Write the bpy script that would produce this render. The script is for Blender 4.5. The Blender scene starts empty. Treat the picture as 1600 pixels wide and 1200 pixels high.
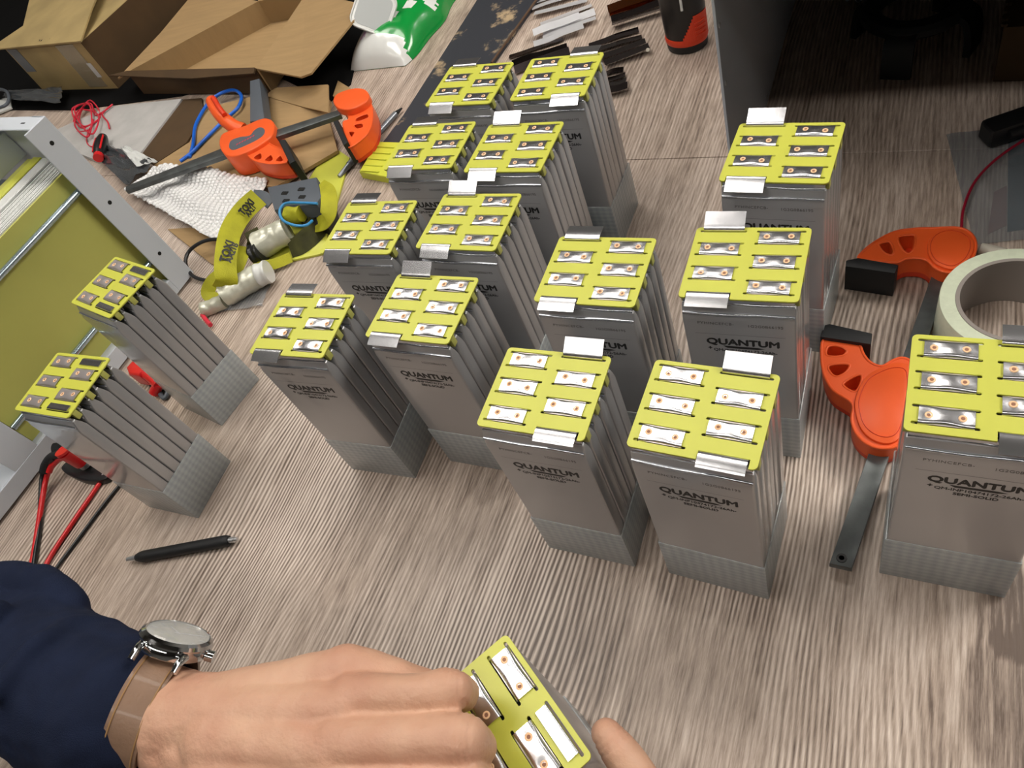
import bpy, bmesh, math, random
from mathutils import Vector, Matrix, noise
random.seed(7)
SC = bpy.context.scene
COL = SC.collection
MM = 0.001
# ---------------------------------------------------------------- camera (millimetres, table top is z = 0)
FPX, CAMH = 1141.688, 554.889
CR = Vector((0.8872835, 0.33575347, -0.31622398))
CU = Vector((-0.10820869, 0.81801982, 0.56491987))
CF = Vector((-0.44835129, 0.46702589, -0.76214693))
cam = bpy.data.cameras.new('camera')
cam.sensor_width = 36.0
cam.lens = FPX / 1600 * 36.0
cam.clip_start = 0.02
cam.clip_end = 50
camo = bpy.data.objects.new('camera', cam)
COL.objects.link(camo)
B = -CF
camo.matrix_world = Matrix(((CR.x, CU.x, B.x, 0), (CR.y, CU.y, B.y, 0), (CR.z, CU.z, B.z, CAMH * MM), (0, 0, 0, 1)))
SC.camera = camo
# ---------------------------------------------------------------- world, exposure
W = bpy.data.worlds.new('world'); SC.world = W; W.use_nodes = True
W.node_tree.nodes['Background'].inputs[0].default_value = (0.85, 0.92, 1.0, 1)
W.node_tree.nodes['Background'].inputs[1].default_value = 0.04
SC.view_settings.view_transform = 'Standard'
SC.view_settings.look = 'None'
SC.view_settings.gamma = 1
SC.view_settings.use_curve_mapping = False
SC.view_settings.exposure = 0.22
LIGHTS = [  # ceiling luminaires: x, y, z (m), size x, size y, emission
    (-1.15, 1.32, 1.95, 2.3, 0.30, 9.5),
    (1.55, 1.75, 1.95, 1.0, 1.5, 15.0),
    (-0.45, -0.70, 1.95, 2.4, 0.16, 10.0),
    (-0.95, 0.22, 1.95, 0.7, 0.5, 10.0),
]

def P(px, py, z=0.0):
    """where the line of sight of a photo pixel meets the level z (mm)"""
    d = CF + (px - 800) / FPX * CR - (py - 600) / FPX * CU
    t = (z - CAMH) / d.z
    return Vector((d.x * t, d.y * t, z))

# ---------------------------------------------------------------- materials
def srgb(r, g, b):
    f = lambda c: (c / 255 / 12.92) if c / 255 <= 0.04045 else ((c / 255 + 0.055) / 1.055) ** 2.4
    return (f(r), f(g), f(b), 1)

def mat(name, col, rough=0.5, metal=0.0, coat=0.0, alpha=1.0, vary=0.0, vscale=40.0, bump=0.0, bscale=300.0,
        emit=0.0, trans=0.0, sss=0.0, coat_rough=0.05, spec=0.5, stretch=(1, 1, 1), blotch=None, ior=1.45):
    m = bpy.data.materials.new(name); m.use_nodes = True
    nt = m.node_tree; b = nt.nodes['Principled BSDF']
    c = srgb(*col)
    b.inputs['Base Color'].default_value = c
    b.inputs['Roughness'].default_value = rough
    b.inputs['Metallic'].default_value = metal
    b.inputs['Coat Weight'].default_value = coat
    b.inputs['Coat Roughness'].default_value = coat_rough
    b.inputs['Alpha'].default_value = alpha
    b.inputs['IOR'].default_value = ior
    b.inputs['Specular IOR Level'].default_value = spec
    b.inputs['Transmission Weight'].default_value = trans
    if sss:
        b.inputs['Subsurface Weight'].default_value = sss
        b.inputs['Subsurface Radius'].default_value = (1.0, 0.35, 0.2)
        b.inputs['Subsurface Scale'].default_value = 0.004
    if emit:
        b.inputs['Emission Color'].default_value = c
        b.inputs['Emission Strength'].default_value = emit
    if vary or bump:
        tc = nt.nodes.new('ShaderNodeTexCoord'); mp = nt.nodes.new('ShaderNodeMapping')
        mp.inputs['Scale'].default_value = stretch
        nt.links.new(tc.outputs['Object'], mp.inputs[0])
    if vary:
        n = nt.nodes.new('ShaderNodeTexNoise'); n.inputs['Scale'].default_value = vscale; n.inputs['Detail'].default_value = 5
        nt.links.new(mp.outputs[0], n.inputs['Vector'])
        r = nt.nodes.new('ShaderNodeValToRGB')
        r.color_ramp.elements[0].position = 0.3; r.color_ramp.elements[1].position = 0.7
        d = blotch and srgb(*blotch) or tuple(x * (1 - vary) for x in c[:3]) + (1,)
        r.color_ramp.elements[0].color = d
        r.color_ramp.elements[1].color = tuple(min(1, x * (1 + vary * 0.5)) for x in c[:3]) + (1,)
        nt.links.new(n.outputs[0], r.inputs[0]); nt.links.new(r.outputs[0], b.inputs['Base Color'])
    if bump:
        n2 = nt.nodes.new('ShaderNodeTexNoise'); n2.inputs['Scale'].default_value = bscale; n2.inputs['Detail'].default_value = 3
        nt.links.new(mp.outputs[0], n2.inputs['Vector'])
        bp = nt.nodes.new('ShaderNodeBump'); bp.inputs['Strength'].default_value = bump; bp.inputs['Distance'].default_value = 0.001
        nt.links.new(n2.outputs[0], bp.inputs['Height']); nt.links.new(bp.outputs[0], b.inputs['Normal'])
    return m

def wood_material():
    """grey brown oak laminate, grain along Y"""
    m = bpy.data.materials.new('oak_laminate'); m.use_nodes = True
    nt = m.node_tree; N = nt.nodes; L = nt.links; b = N['Principled BSDF']
    tc = N.new('ShaderNodeTexCoord')
    def noi(scale, detail, stretch, rough=0.5):
        mp = N.new('ShaderNodeMapping'); mp.inputs['Scale'].default_value = stretch
        L.new(tc.outputs['Object'], mp.inputs[0])
        n = N.new('ShaderNodeTexNoise'); n.inputs['Scale'].default_value = scale
        n.inputs['Detail'].default_value = detail; n.inputs['Roughness'].default_value = rough
        L.new(mp.outputs[0], n.inputs['Vector']); return n
    def mth(op, a, c, v=None):
        q = N.new('ShaderNodeMath'); q.operation = op
        for i, s in enumerate((a, c)):
            if isinstance(s, (int, float)): q.inputs[i].default_value = s
            else: L.new(s, q.inputs[i])
        return q.outputs[0]
    big = noi(4.0, 2, (1, 0.35, 1))            # slow figure that bends the grain into arches
    sep = N.new('ShaderNodeSeparateXYZ'); L.new(tc.outputs['Object'], sep.inputs[0])
    ph = mth('ADD', mth('MULTIPLY', sep.outputs[0], 1500.0), mth('MULTIPLY', big.outputs[0], 190.0))
    wob = noi(60, 3, (1, 0.12, 1))
    ph = mth('ADD', ph, mth('MULTIPLY', wob.outputs[0], 5.0))
    ring = mth('ADD', mth('MULTIPLY', mth('SINE', ph, 0), 0.5), 0.5)
    fine = noi(520, 4, (1, 0.06, 1), 0.7)
    mid = noi(110, 4, (1, 0.05, 1), 0.6)
    blot = noi(5, 3, (1, 0.5, 1))
    amt = noi(5.5, 2, (1, 0.4, 1))               # grain is strong in places, faint in others
    aq = N.new('ShaderNodeMapRange'); aq.inputs['From Min'].default_value = 0.36; aq.inputs['From Max'].default_value = 0.62
    aq.inputs['To Min'].default_value = 0.04; aq.inputs['To Max'].default_value = 0.72; L.new(amt.outputs[0], aq.inputs['Value'])
    fq = N.new('ShaderNodeMapRange'); fq.inputs['From Min'].default_value = 0.30; fq.inputs['From Max'].default_value = 0.62
    fq.inputs['To Min'].default_value = 1.0; fq.inputs['To Max'].default_value = 0.3; L.new(sep.outputs[1], fq.inputs['Value'])   # the strongly ribbed figure ends towards the rear
    rg = mth('MULTIPLY', mth('MULTIPLY', mth('SUBTRACT', ring, 0.5), aq.outputs[0]), fq.outputs[0])
    v = mth('ADD', 0.5, rg)
    v = mth('ADD', v, mth('MULTIPLY', mth('SUBTRACT', fine.outputs[0], 0.5), 0.95))
    v = mth('ADD', v, mth('MULTIPLY', mth('SUBTRACT', mid.outputs[0], 0.5), 0.6))
    v = mth('ADD', v, mth('MULTIPLY', mth('SUBTRACT', blot.outputs[0], 0.5), 0.4))
    for px, py, rx, ry, k in ((1578, 955, 16, 30, 0.30), (1590, 1100, 30, 45, 0.16), (768, 742, 22, 30, 0.12), (1130, 925, 60, 22, 0.06)):   # old stains on the laminate; the last paints shade in front of a pack
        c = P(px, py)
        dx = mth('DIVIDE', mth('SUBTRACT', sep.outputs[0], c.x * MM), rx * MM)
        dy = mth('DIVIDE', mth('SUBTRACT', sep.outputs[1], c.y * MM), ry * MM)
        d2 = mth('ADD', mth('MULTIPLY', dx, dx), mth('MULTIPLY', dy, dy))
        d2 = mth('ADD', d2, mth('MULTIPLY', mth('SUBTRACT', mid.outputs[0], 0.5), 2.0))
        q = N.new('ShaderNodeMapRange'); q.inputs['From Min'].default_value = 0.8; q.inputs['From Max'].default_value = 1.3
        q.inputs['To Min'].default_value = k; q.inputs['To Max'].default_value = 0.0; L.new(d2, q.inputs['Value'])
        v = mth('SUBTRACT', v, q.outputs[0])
    r = N.new('ShaderNodeValToRGB'); cr = r.color_ramp
    cr.elements[0].position = 0.18; cr.elements[0].color = srgb(106, 90, 80)
    cr.elements[1].position = 0.85; cr.elements[1].color = srgb(228, 214, 202)
    e = cr.elements.new(0.48); e.color = srgb(176, 158, 144)
    L.new(v, r.inputs[0]); L.new(r.outputs[0], b.inputs['Base Color'])
    b.inputs['Roughness'].default_value = 0.42
    bp = N.new('ShaderNodeBump'); bp.inputs['Strength'].default_value = 0.25; bp.inputs['Distance'].default_value = 0.0006
    L.new(v, bp.inputs['Height']); L.new(bp.outputs[0], b.inputs['Normal'])
    return m

def tape_material():
    """clear filament tape: glossy translucent film with a grid of glass fibres"""
    m = bpy.data.materials.new('filament_tape'); m.use_nodes = True
    nt = m.node_tree; N = nt.nodes; L = nt.links; b = N['Principled BSDF']
    tc = N.new('ShaderNodeTexCoord')
    outs = []
    for ax, sc in (('Z', 60), ('X', 45), ('Y', 45)):
        w = N.new('ShaderNodeTexWave'); w.bands_direction = ax; w.inputs['Scale'].default_value = sc
        w.inputs['Distortion'].default_value = 1.2; w.inputs['Detail'].default_value = 2; w.inputs['Detail Scale'].default_value = 3
        L.new(tc.outputs['Object'], w.inputs['Vector']); outs.append(w.outputs['Fac'])
    a1 = N.new('ShaderNodeMath'); a1.operation = 'ADD'; L.new(outs[0], a1.inputs[0]); L.new(outs[1], a1.inputs[1])
    a2 = N.new('ShaderNodeMath'); a2.operation = 'ADD'; L.new(a1.outputs[0], a2.inputs[0]); L.new(outs[2], a2.inputs[1])
    r = N.new('ShaderNodeValToRGB'); r.color_ramp.elements[0].color = srgb(172, 182, 190); r.color_ramp.elements[1].color = srgb(214, 222, 222)
    dv = N.new('ShaderNodeMath'); dv.operation = 'DIVIDE'; dv.inputs[1].default_value = 3.0; L.new(a2.outputs[0], dv.inputs[0])
    L.new(dv.outputs[0], r.inputs[0]); L.new(r.outputs[0], b.inputs['Base Color'])
    b.inputs['Roughness'].default_value = 0.3; b.inputs['Alpha'].default_value = 0.52
    b.inputs['Coat Weight'].default_value = 0.6; b.inputs['Coat Roughness'].default_value = 0.12
    bp = N.new('ShaderNodeBump'); bp.inputs['Strength'].default_value = 0.25; bp.inputs['Distance'].default_value = 0.0004
    L.new(dv.outputs[0], bp.inputs['Height']); L.new(bp.outputs[0], b.inputs['Normal'])
    return m

def paint_board_material():
    """plywood offcut with a patchy black coat of paint; the patches have their own shape"""
    m = bpy.data.materials.new('paint_stained_plywood'); m.use_nodes = True
    nt = m.node_tree; N = nt.nodes; L = nt.links; b = N['Principled BSDF']
    tc = N.new('ShaderNodeTexCoord')
    n = N.new('ShaderNodeTexNoise'); n.inputs['Scale'].default_value = 9; n.inputs['Detail'].default_value = 6; n.inputs['Roughness'].default_value = 0.65
    L.new(tc.outputs['Object'], n.inputs['Vector'])
    r = N.new('ShaderNodeValToRGB'); r.color_ramp.elements[0].position = 0.54; r.color_ramp.elements[1].position = 0.60
    r.color_ramp.elements[0].color = srgb(40, 42, 50); r.color_ramp.elements[1].color = srgb(172, 150, 118)
    L.new(n.outputs[0], r.inputs[0]); L.new(r.outputs[0], b.inputs['Base Color'])
    b.inputs['Roughness'].default_value = 0.6
    return m

M = {}
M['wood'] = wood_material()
M['tape'] = tape_material()
M['paintboard'] = paint_board_material()
M['edge_brown'] = mat('dark_board_edge', (84, 62, 44), 0.6)
M['pouch'] = mat('aluminium_pouch_foil', (170, 170, 172), 0.33, 0.45, coat=0.8, coat_rough=0.06, bump=0.08, bscale=60, vary=0.06, vscale=12)
M['seal'] = mat('glossy_pouch_seal', (178, 182, 190), 0.16, 0.8, coat=1.0, coat_rough=0.04, bump=0.5, bscale=140, stretch=(0.4, 1, 2))
M['fibre'] = mat('yellow_green_epoxy_board', (198, 200, 76), 0.42, coat=0.25, coat_rough=0.35, vary=0.05, vscale=30)
M['fibre_dark'] = mat('olive_epoxy_board', (184, 184, 98), 0.45, vary=0.12, vscale=6)
M['nickel'] = mat('bright_nickel_tab', (216, 216, 220), 0.24, 1.0, bump=0.12, bscale=70)
M['nickel_dull'] = mat('dull_nickel_tab', (196, 188, 188), 0.38, 0.8, bump=0.15, bscale=70)
M['copper'] = mat('copper_weld_ring', (252, 204, 160), 0.5, 0.0, vary=0.15, vscale=900)
M['weldpit'] = mat('dark_weld_pit', (150, 104, 80), 0.6, 0.0)
M['slotdark'] = mat('black_slot', (14, 14, 12), 0.8)
M['ink'] = mat('black_print', (22, 22, 24), 0.5)
M['ink_faint'] = mat('faint_grey_print', (96, 93, 92), 0.5)
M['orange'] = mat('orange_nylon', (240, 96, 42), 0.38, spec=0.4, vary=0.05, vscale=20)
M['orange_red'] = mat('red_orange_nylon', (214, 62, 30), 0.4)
M['rubber'] = mat('black_rubber', (26, 27, 29), 0.55, bump=0.1)
M['steel_bar'] = mat('oiled_black_steel', (104, 108, 108), 0.36, 0.6, vary=0.3, vscale=60)
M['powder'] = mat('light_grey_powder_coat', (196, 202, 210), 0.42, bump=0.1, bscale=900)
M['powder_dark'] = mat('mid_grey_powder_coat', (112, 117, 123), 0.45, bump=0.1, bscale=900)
M['rod'] = mat('zinc_rod', (178, 196, 206), 0.2, 0.9)
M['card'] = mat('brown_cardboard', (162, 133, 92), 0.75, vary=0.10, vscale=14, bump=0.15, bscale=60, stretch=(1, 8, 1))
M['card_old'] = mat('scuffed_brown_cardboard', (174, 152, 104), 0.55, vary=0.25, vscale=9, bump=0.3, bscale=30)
M['card_dark'] = mat('dark_and_shaded_cardboard', (76, 56, 32), 0.8, vary=0.15, vscale=20)  # dark brown card, also the painted shade on the scuffed box's side
M['cardtape'] = mat('clear_packing_tape', (186, 176, 150), 0.15, alpha=0.45, coat=0.8)
M['green'] = mat('green_glossy_film', (16, 140, 58), 0.22, coat=0.6, bump=0.5, bscale=30)
M['whitefilm'] = mat('white_glossy_film', (222, 224, 222), 0.25, coat=0.6, bump=0.5, bscale=30)
M['mauve'] = mat('mauve_print', (172, 128, 172), 0.3)
M['lid'] = mat('white_plastic', (214, 216, 214), 0.35, coat=0.3)
M['lid_in'] = mat('grey_white_plastic', (178, 182, 182), 0.4)
M['bubble'] = mat('bubble_wrap_film', (236, 236, 236), 0.15, coat=0.9, alpha=0.9, bump=0.6, bscale=120)
M['bag'] = mat('clear_plastic_bag', (150, 155, 160), 0.12, alpha=0.32, coat=1.0, bump=0.9, bscale=40)
M['bag_dark'] = mat('grey_antistatic_bag', (92, 96, 100), 0.16, 0.3, alpha=0.75, coat=1.0, bump=0.9, bscale=40)
M['bag_teal'] = mat('dark_teal_card', (28, 62, 72), 0.5)
M['foamgrey'] = mat('grey_white_foam_sheet', (176, 174, 172), 0.8, vary=0.12, vscale=25)
M['strap'] = mat('yellow_woven_strap', (170, 168, 30), 0.7, bump=0.4, bscale=900, vary=0.15, vscale=60)
M['strap_dark'] = mat('dark_olive_strap', (62, 62, 22), 0.8, vary=0.4, vscale=80)
M['holder'] = mat('slate_grey_plastic', (84, 90, 98), 0.5)
M['foil'] = mat('crumpled_silver_foil', (206, 206, 190), 0.3, 0.25, bump=0.8, bscale=70, vary=0.2, vscale=50)
M['blue'] = mat('blue_cable', (26, 96, 200), 0.35)
M['skyblue'] = mat('sky_blue_wire', (58, 140, 196), 0.4)
M['red'] = mat('red_insulation', (206, 30, 34), 0.35, coat=0.2)
M['darkred'] = mat('crimson_wire', (150, 20, 44), 0.4)
M['pinkred'] = mat('thin_red_wire', (206, 46, 66), 0.4)
M['matblack'] = mat('matt_black_added_sheet', (10, 10, 11), 0.95, spec=0.15)
M['black'] = mat('black_plastic', (20, 20, 22), 0.4, coat=0.2)
M['chrome'] = mat('polished_steel', (210, 212, 214), 0.08, 1.0)
M['satin'] = mat('satin_steel', (205, 206, 208), 0.35, 0.9)
M['greyrod'] = mat('grey_metal_tube', (128, 132, 138), 0.35, 0.6)
M['yellow_block'] = mat('yellow_epoxy_strip', (200, 204, 66), 0.45)
M['paper_tape'] = mat('pale_green_tape', (206, 214, 190), 0.35, coat=0.3, vary=0.06, vscale=200, bump=0.15, bscale=500)
M['core'] = mat('grey_cardboard_core', (140, 132, 126), 0.7)
M['white_tube'] = mat('ivory_sleeve', (214, 208, 194), 0.4)
M['strip'] = mat('glossy_metal_strip', (112, 102, 104), 0.14, 1.0, bump=0.3, bscale=30, stretch=(1, 1, 1))
M['strip_bright'] = mat('bright_metal_strip', (238, 238, 242), 0.35, 0.6, bump=0.35, bscale=30)
M['strip_copper'] = mat('copper_tinted_strip', (150, 88, 52), 0.18, 1.0, bump=0.3, bscale=30)
M['skin'] = mat('skin', (202, 162, 136), 0.50, sss=0.06, vary=0.10, vscale=28, bump=0.35, bscale=420, blotch=(190, 142, 118))
M['nail'] = mat('finger_nail', (222, 168, 150), 0.25, coat=0.4)
M['navy'] = mat('navy_cotton_fleece', (24, 32, 54), 0.9, vary=0.2, vscale=40, bump=0.5, bscale=1500, spec=0.2)
M['leather'] = mat('tan_leather', (134, 106, 86), 0.45, coat=0.15, vary=0.25, vscale=30, bump=0.3, bscale=500)
M['thread'] = mat('tan_thread', (150, 116, 76), 0.8)
M['dial'] = mat('champagne_watch_dial', (190, 182, 164), 0.3, 0.4)
M['crystal'] = mat('watch_crystal', (235, 238, 238), 0.02, alpha=0.22, coat=1.0, spec=0.8)
M['wall'] = mat('painted_wall', (120, 118, 114), 0.9)
M['ceil'] = mat('painted_ceiling', (104, 102, 98), 0.9)
M['floor'] = mat('dark_floor', (34, 32, 30), 0.7)
M['lamp'] = mat('light_diffuser', (255, 250, 244), 0.5)
M['lampbody'] = mat('white_lamp_housing', (225, 225, 225), 0.5)
M['legs'] = mat('table_leg_steel', (60, 60, 62), 0.5)

# ---------------------------------------------------------------- helpers (all shapes in mm)
class G:
    """collects shapes into one mesh"""
    def __init__(self): self.bm = bmesh.new()
    def _xf(self, vs, mx):
        if mx is not None: bmesh.ops.transform(self.bm, matrix=mx, verts=vs)
        return self
    def box(self, x0, x1, y0, y1, z0, z1, bev=0, seg=2, mx=None):
        r = bmesh.ops.create_cube(self.bm, size=1)
        vs = r['verts']
        for v in vs:
            v.co = Vector(((x0 + x1) / 2 + v.co.x * (x1 - x0), (y0 + y1) / 2 + v.co.y * (y1 - y0), (z0 + z1) / 2 + v.co.z * (z1 - z0)))
        if mx is not None: bmesh.ops.transform(self.bm, matrix=mx, verts=vs)
        if bev:
            es = list({e for v in vs for e in v.link_edges})
            bmesh.ops.bevel(self.bm, geom=es, offset=bev, segments=seg, affect='EDGES', profile=0.5)
        return self
    def prism(self, pts, z0, z1, bev=0, seg=2, mx=None):
        """pts: outline, 2D or 3D; z0/z1 offsets: absolute levels"""
        n = len(pts)
        lo = [self.bm.verts.new((p[0], p[1], z0)) for p in pts]
        hi = [self.bm.verts.new((p[0], p[1], z1)) for p in pts]
        top = self.bm.faces.new(hi); bot = self.bm.faces.new(lo[::-1])
        sd = [self.bm.faces.new((lo[i], lo[(i + 1) % n], hi[(i + 1) % n], hi[i])) for i in range(n)]
        bmesh.ops.recalc_face_normals(self.bm, faces=[top, bot] + sd)
        if mx is not None: bmesh.ops.transform(self.bm, matrix=mx, verts=lo + hi)
        if bev:
            es = [e for e in top.edges]
            bmesh.ops.bevel(self.bm, geom=es, offset=bev, segments=seg, affect='EDGES', profile=0.5)
        return self
    def sheet(self, pts, th=0.6):
        """thin plate through 3D points (any planar-ish outline)"""
        vs = [self.bm.verts.new(p) for p in pts]
        f = self.bm.faces.new(vs); f.normal_update()
        r = bmesh.ops.extrude_face_region(self.bm, geom=[f])
        nv = [g for g in r['geom'] if isinstance(g, bmesh.types.BMVert)]
        bmesh.ops.translate(self.bm, verts=nv, vec=f.normal * -th)
        bmesh.ops.recalc_face_normals(self.bm, faces=self.bm.faces[:])
        return self
    def cyl(self, p0, p1, r0, r1=None, n=24, caps=True):
        p0, p1 = Vector(p0), Vector(p1); r1 = r0 if r1 is None else r1
        d = p1 - p0
        mx = Matrix.Translation((p0 + p1) / 2) @ d.to_track_quat('Z', 'Y').to_matrix().to_4x4()
        bmesh.ops.create_cone(self.bm, cap_ends=caps, segments=n, radius1=r0, radius2=r1, depth=d.length, matrix=mx)
        return self
    def sphere(self, c, r, sc=(1, 1, 1), n=16, mx=None):
        m = Matrix.Translation(Vector(c)) @ (mx or Matrix()) @ Matrix.Diagonal((sc[0], sc[1], sc[2], 1))
        bmesh.ops.create_uvsphere(self.bm, u_segments=n, v_segments=max(6, n // 2), radius=r, matrix=m)
        return self
    def lathe(self, prof, c=(0, 0, 0), n=40, mx=None, close=False):
        """prof: (r, z) list"""
        rings = []; all_ = []
        for r, z in prof:
            ring = [self.bm.verts.new((c[0] + r * math.cos(2 * math.pi * k / n), c[1] + r * math.sin(2 * math.pi * k / n), c[2] + z)) for k in range(n)]
            rings.append(ring); all_ += ring
        pr = list(zip(rings, rings[1:])) + ([(rings[-1], rings[0])] if close else [])
        fs = []
        for a, b in pr:
            for k in range(n):
                fs.append(self.bm.faces.new((a[k], a[(k + 1) % n], b[(k + 1) % n], b[k])))
        if not close:
            fs.append(self.bm.faces.new(rings[0][::-1])); fs.append(self.bm.faces.new(rings[-1]))
        bmesh.ops.recalc_face_normals(self.bm, faces=fs)
        return self._xf(all_, mx)
    def tube(self, pts, r, n=10, smooth=6, closed=False, taper=None):
        pts = spline(pts, smooth, closed) if smooth else [Vector(p) for p in pts]
        m = len(pts); rings = []; up = Vector((0.13, 0.21, 0.97)).normalized()
        for i, p in enumerate(pts):
            a = pts[(i - 1) % m] if (closed or i > 0) else p
            b = pts[(i + 1) % m] if (closed or i < m - 1) else p
            t = (b - a).normalized()
            s = t.cross(up)
            if s.length < 1e-3: s = t.cross(Vector((1, 0, 0)))
            s.normalize(); u = s.cross(t).normalized()
            rr = r if taper is None else r * taper(i / max(1, m - 1))
            rings.append([self.bm.verts.new(p + (s * math.cos(2 * math.pi * k / n) + u * math.sin(2 * math.pi * k / n)) * rr) for k in range(n)])
        fs = []
        for i in range(m if closed else m - 1):
            a, b = rings[i], rings[(i + 1) % m]
            for k in range(n): fs.append(self.bm.faces.new((a[k], a[(k + 1) % n], b[(k + 1) % n], b[k])))
        if not closed: fs.append(self.bm.faces.new(rings[0][::-1])); fs.append(self.bm.faces.new(rings[-1]))
        bmesh.ops.recalc_face_normals(self.bm, faces=fs)
        return self
    def ribbon(self, pts, w, th, wdir, smooth=6, closed=False):
        """flat band along pts; wdir: a vector or list of vectors across the band"""
        n0 = len(pts)
        pp = spline(pts, smooth, closed) if smooth else [Vector(p) for p in pts]
        if isinstance(wdir, list): ww = spline(wdir, smooth, closed) if smooth else [Vector(x) for x in wdir]
        else: ww = [Vector(wdir)] * len(pp)
        m = len(pp); rings = []
        for i, p in enumerate(pp):
            a = pp[(i - 1) % m] if (closed or i > 0) else p
            b = pp[(i + 1) % m] if (closed or i < m - 1) else p
            t = (b - a).normalized(); w_ = ww[i] - t * ww[i].dot(t); w_.normalize(); nn = t.cross(w_).normalized()
            rings.append([self.bm.verts.new(p + w_ * (sx * w / 2) + nn * (sy * th / 2)) for sx, sy in ((-1, -1), (1, -1), (1, 1), (-1, 1))])
        fs = []
        for i in range(m if closed else m - 1):
            a, b = rings[i], rings[(i + 1) % m]
            for k in range(4): fs.append(self.bm.faces.new((a[k], a[(k + 1) % 4], b[(k + 1) % 4], b[k])))
        if not closed: fs.append(self.bm.faces.new(rings[0][::-1])); fs.append(self.bm.faces.new(rings[-1]))
        bmesh.ops.recalc_face_normals(self.bm, faces=fs)
        return self
    def grid(self, nx, ny, fn, th=0.0):
        """surface fn(u,v)->point, thickened downwards"""
        def layer(dz):
            return [[self.bm.verts.new(Vector(fn(i / nx, j / ny)) + Vector((0, 0, dz))) for j in range(ny + 1)] for i in range(nx + 1)]
        a = layer(0); fs = []
        for i in range(nx):
            for j in range(ny): fs.append(self.bm.faces.new((a[i][j], a[i + 1][j], a[i + 1][j + 1], a[i][j + 1])))
        if th:
            b = layer(-th)
            for i in range(nx):
                for j in range(ny): fs.append(self.bm.faces.new((b[i][j], b[i][j + 1], b[i + 1][j + 1], b[i + 1][j])))
            rim = [(i, 0) for i in range(nx + 1)] + [(nx, j) for j in range(1, ny + 1)] + [(i, ny) for i in range(nx - 1, -1, -1)] + [(0, j) for j in range(ny - 1, 0, -1)]
            for q in range(len(rim)):
                (i, j), (k, l) = rim[q], rim[(q + 1) % len(rim)]
                fs.append(self.bm.faces.new((a[i][j], b[i][j], b[k][l], a[k][l])))
        bmesh.ops.recalc_face_normals(self.bm, faces=fs)
        return self
    def mesh(self, name, m, angle=35, off=None):
        me = bpy.data.meshes.new(name)
        if off is not None: bmesh.ops.translate(self.bm, verts=self.bm.verts, vec=-Vector(off))
        bmesh.ops.scale(self.bm, vec=(MM, MM, MM), verts=self.bm.verts)
        self.bm.to_mesh(me); self.bm.free()
        for q in (m if isinstance(m, (list, tuple)) else [m]): me.materials.append(q)
        if angle:
            me.polygons.foreach_set('use_smooth', [True] * len(me.polygons))
            me.set_sharp_from_angle(angle=math.radians(angle))
        return me

def spline(pts, k, closed=False):
    pts = [Vector(p) for p in pts]; n = len(pts); out = []
    if n < 3: 
        return [pts[0].lerp(pts[-1], i / k) for i in range(k + 1)]
    segs = n if closed else n - 1
    g = lambda i: pts[i % n] if closed else (pts[0] * 2 - pts[1] if i < 0 else (pts[-1] * 2 - pts[-2] if i >= n else pts[i]))
    for i in range(segs):
        a, b, c, d = g(i - 1), g(i), g(i + 1), g(i + 2)
        for j in range(k):
            t = j / k
            out.append(0.5 * ((2 * b) + (c - a) * t + (2 * a - 5 * b + 4 * c - d) * t * t + (3 * b - a - 3 * c + d) * t ** 3))
    if not closed: out.append(pts[-1].copy())
    return out

def tag(o, label=None, cat=None, group=None, kind=None):
    if label: o['label'] = label
    if cat: o['category'] = cat
    if group: o['group'] = group
    if kind: o['kind'] = kind
    return o

def thing(name, label, cat, loc=(0, 0, 0), rz=0.0, group=None):
    o = bpy.data.objects.new(name, None); COL.objects.link(o)
    o.empty_display_size = 0.02
    o.location = Vector(loc) * MM; o.rotation_euler = (0, 0, rz)
    o['origin'] = [float(c) for c in loc]
    return tag(o, label, cat, group)

def link(name, me, parent=None, loc=(0, 0, 0), rot=(0, 0, 0)):
    o = bpy.data.objects.new(name, me); COL.objects.link(o)
    o.location = Vector(loc) * MM; o.rotation_euler = rot
    if parent is not None: o.parent = parent
    return o

def part(name, g, m, parent=None, angle=35):
    """g built in world mm; linked under parent (whose rotation is 0)"""
    root = parent
    off = Vector((0, 0, 0))
    while root is not None:
        off = off + Vector(root.location) / MM
        root = root.parent
    if parent is None:
        xs = [v.co for v in g.bm.verts]
        c = Vector(((min(v.x for v in xs) + max(v.x for v in xs)) / 2, (min(v.y for v in xs) + max(v.y for v in xs)) / 2, min(v.z for v in xs)))
        o = link(name, g.mesh(name, m, angle, c), None, c)
        return o
    return link(name, g.mesh(name, m, angle, off), parent)

def solo(name, g, m, label, cat, group=None, kind=None, angle=35):
    return tag(part(name, g, m, None, angle), label, cat, group, kind)

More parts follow.
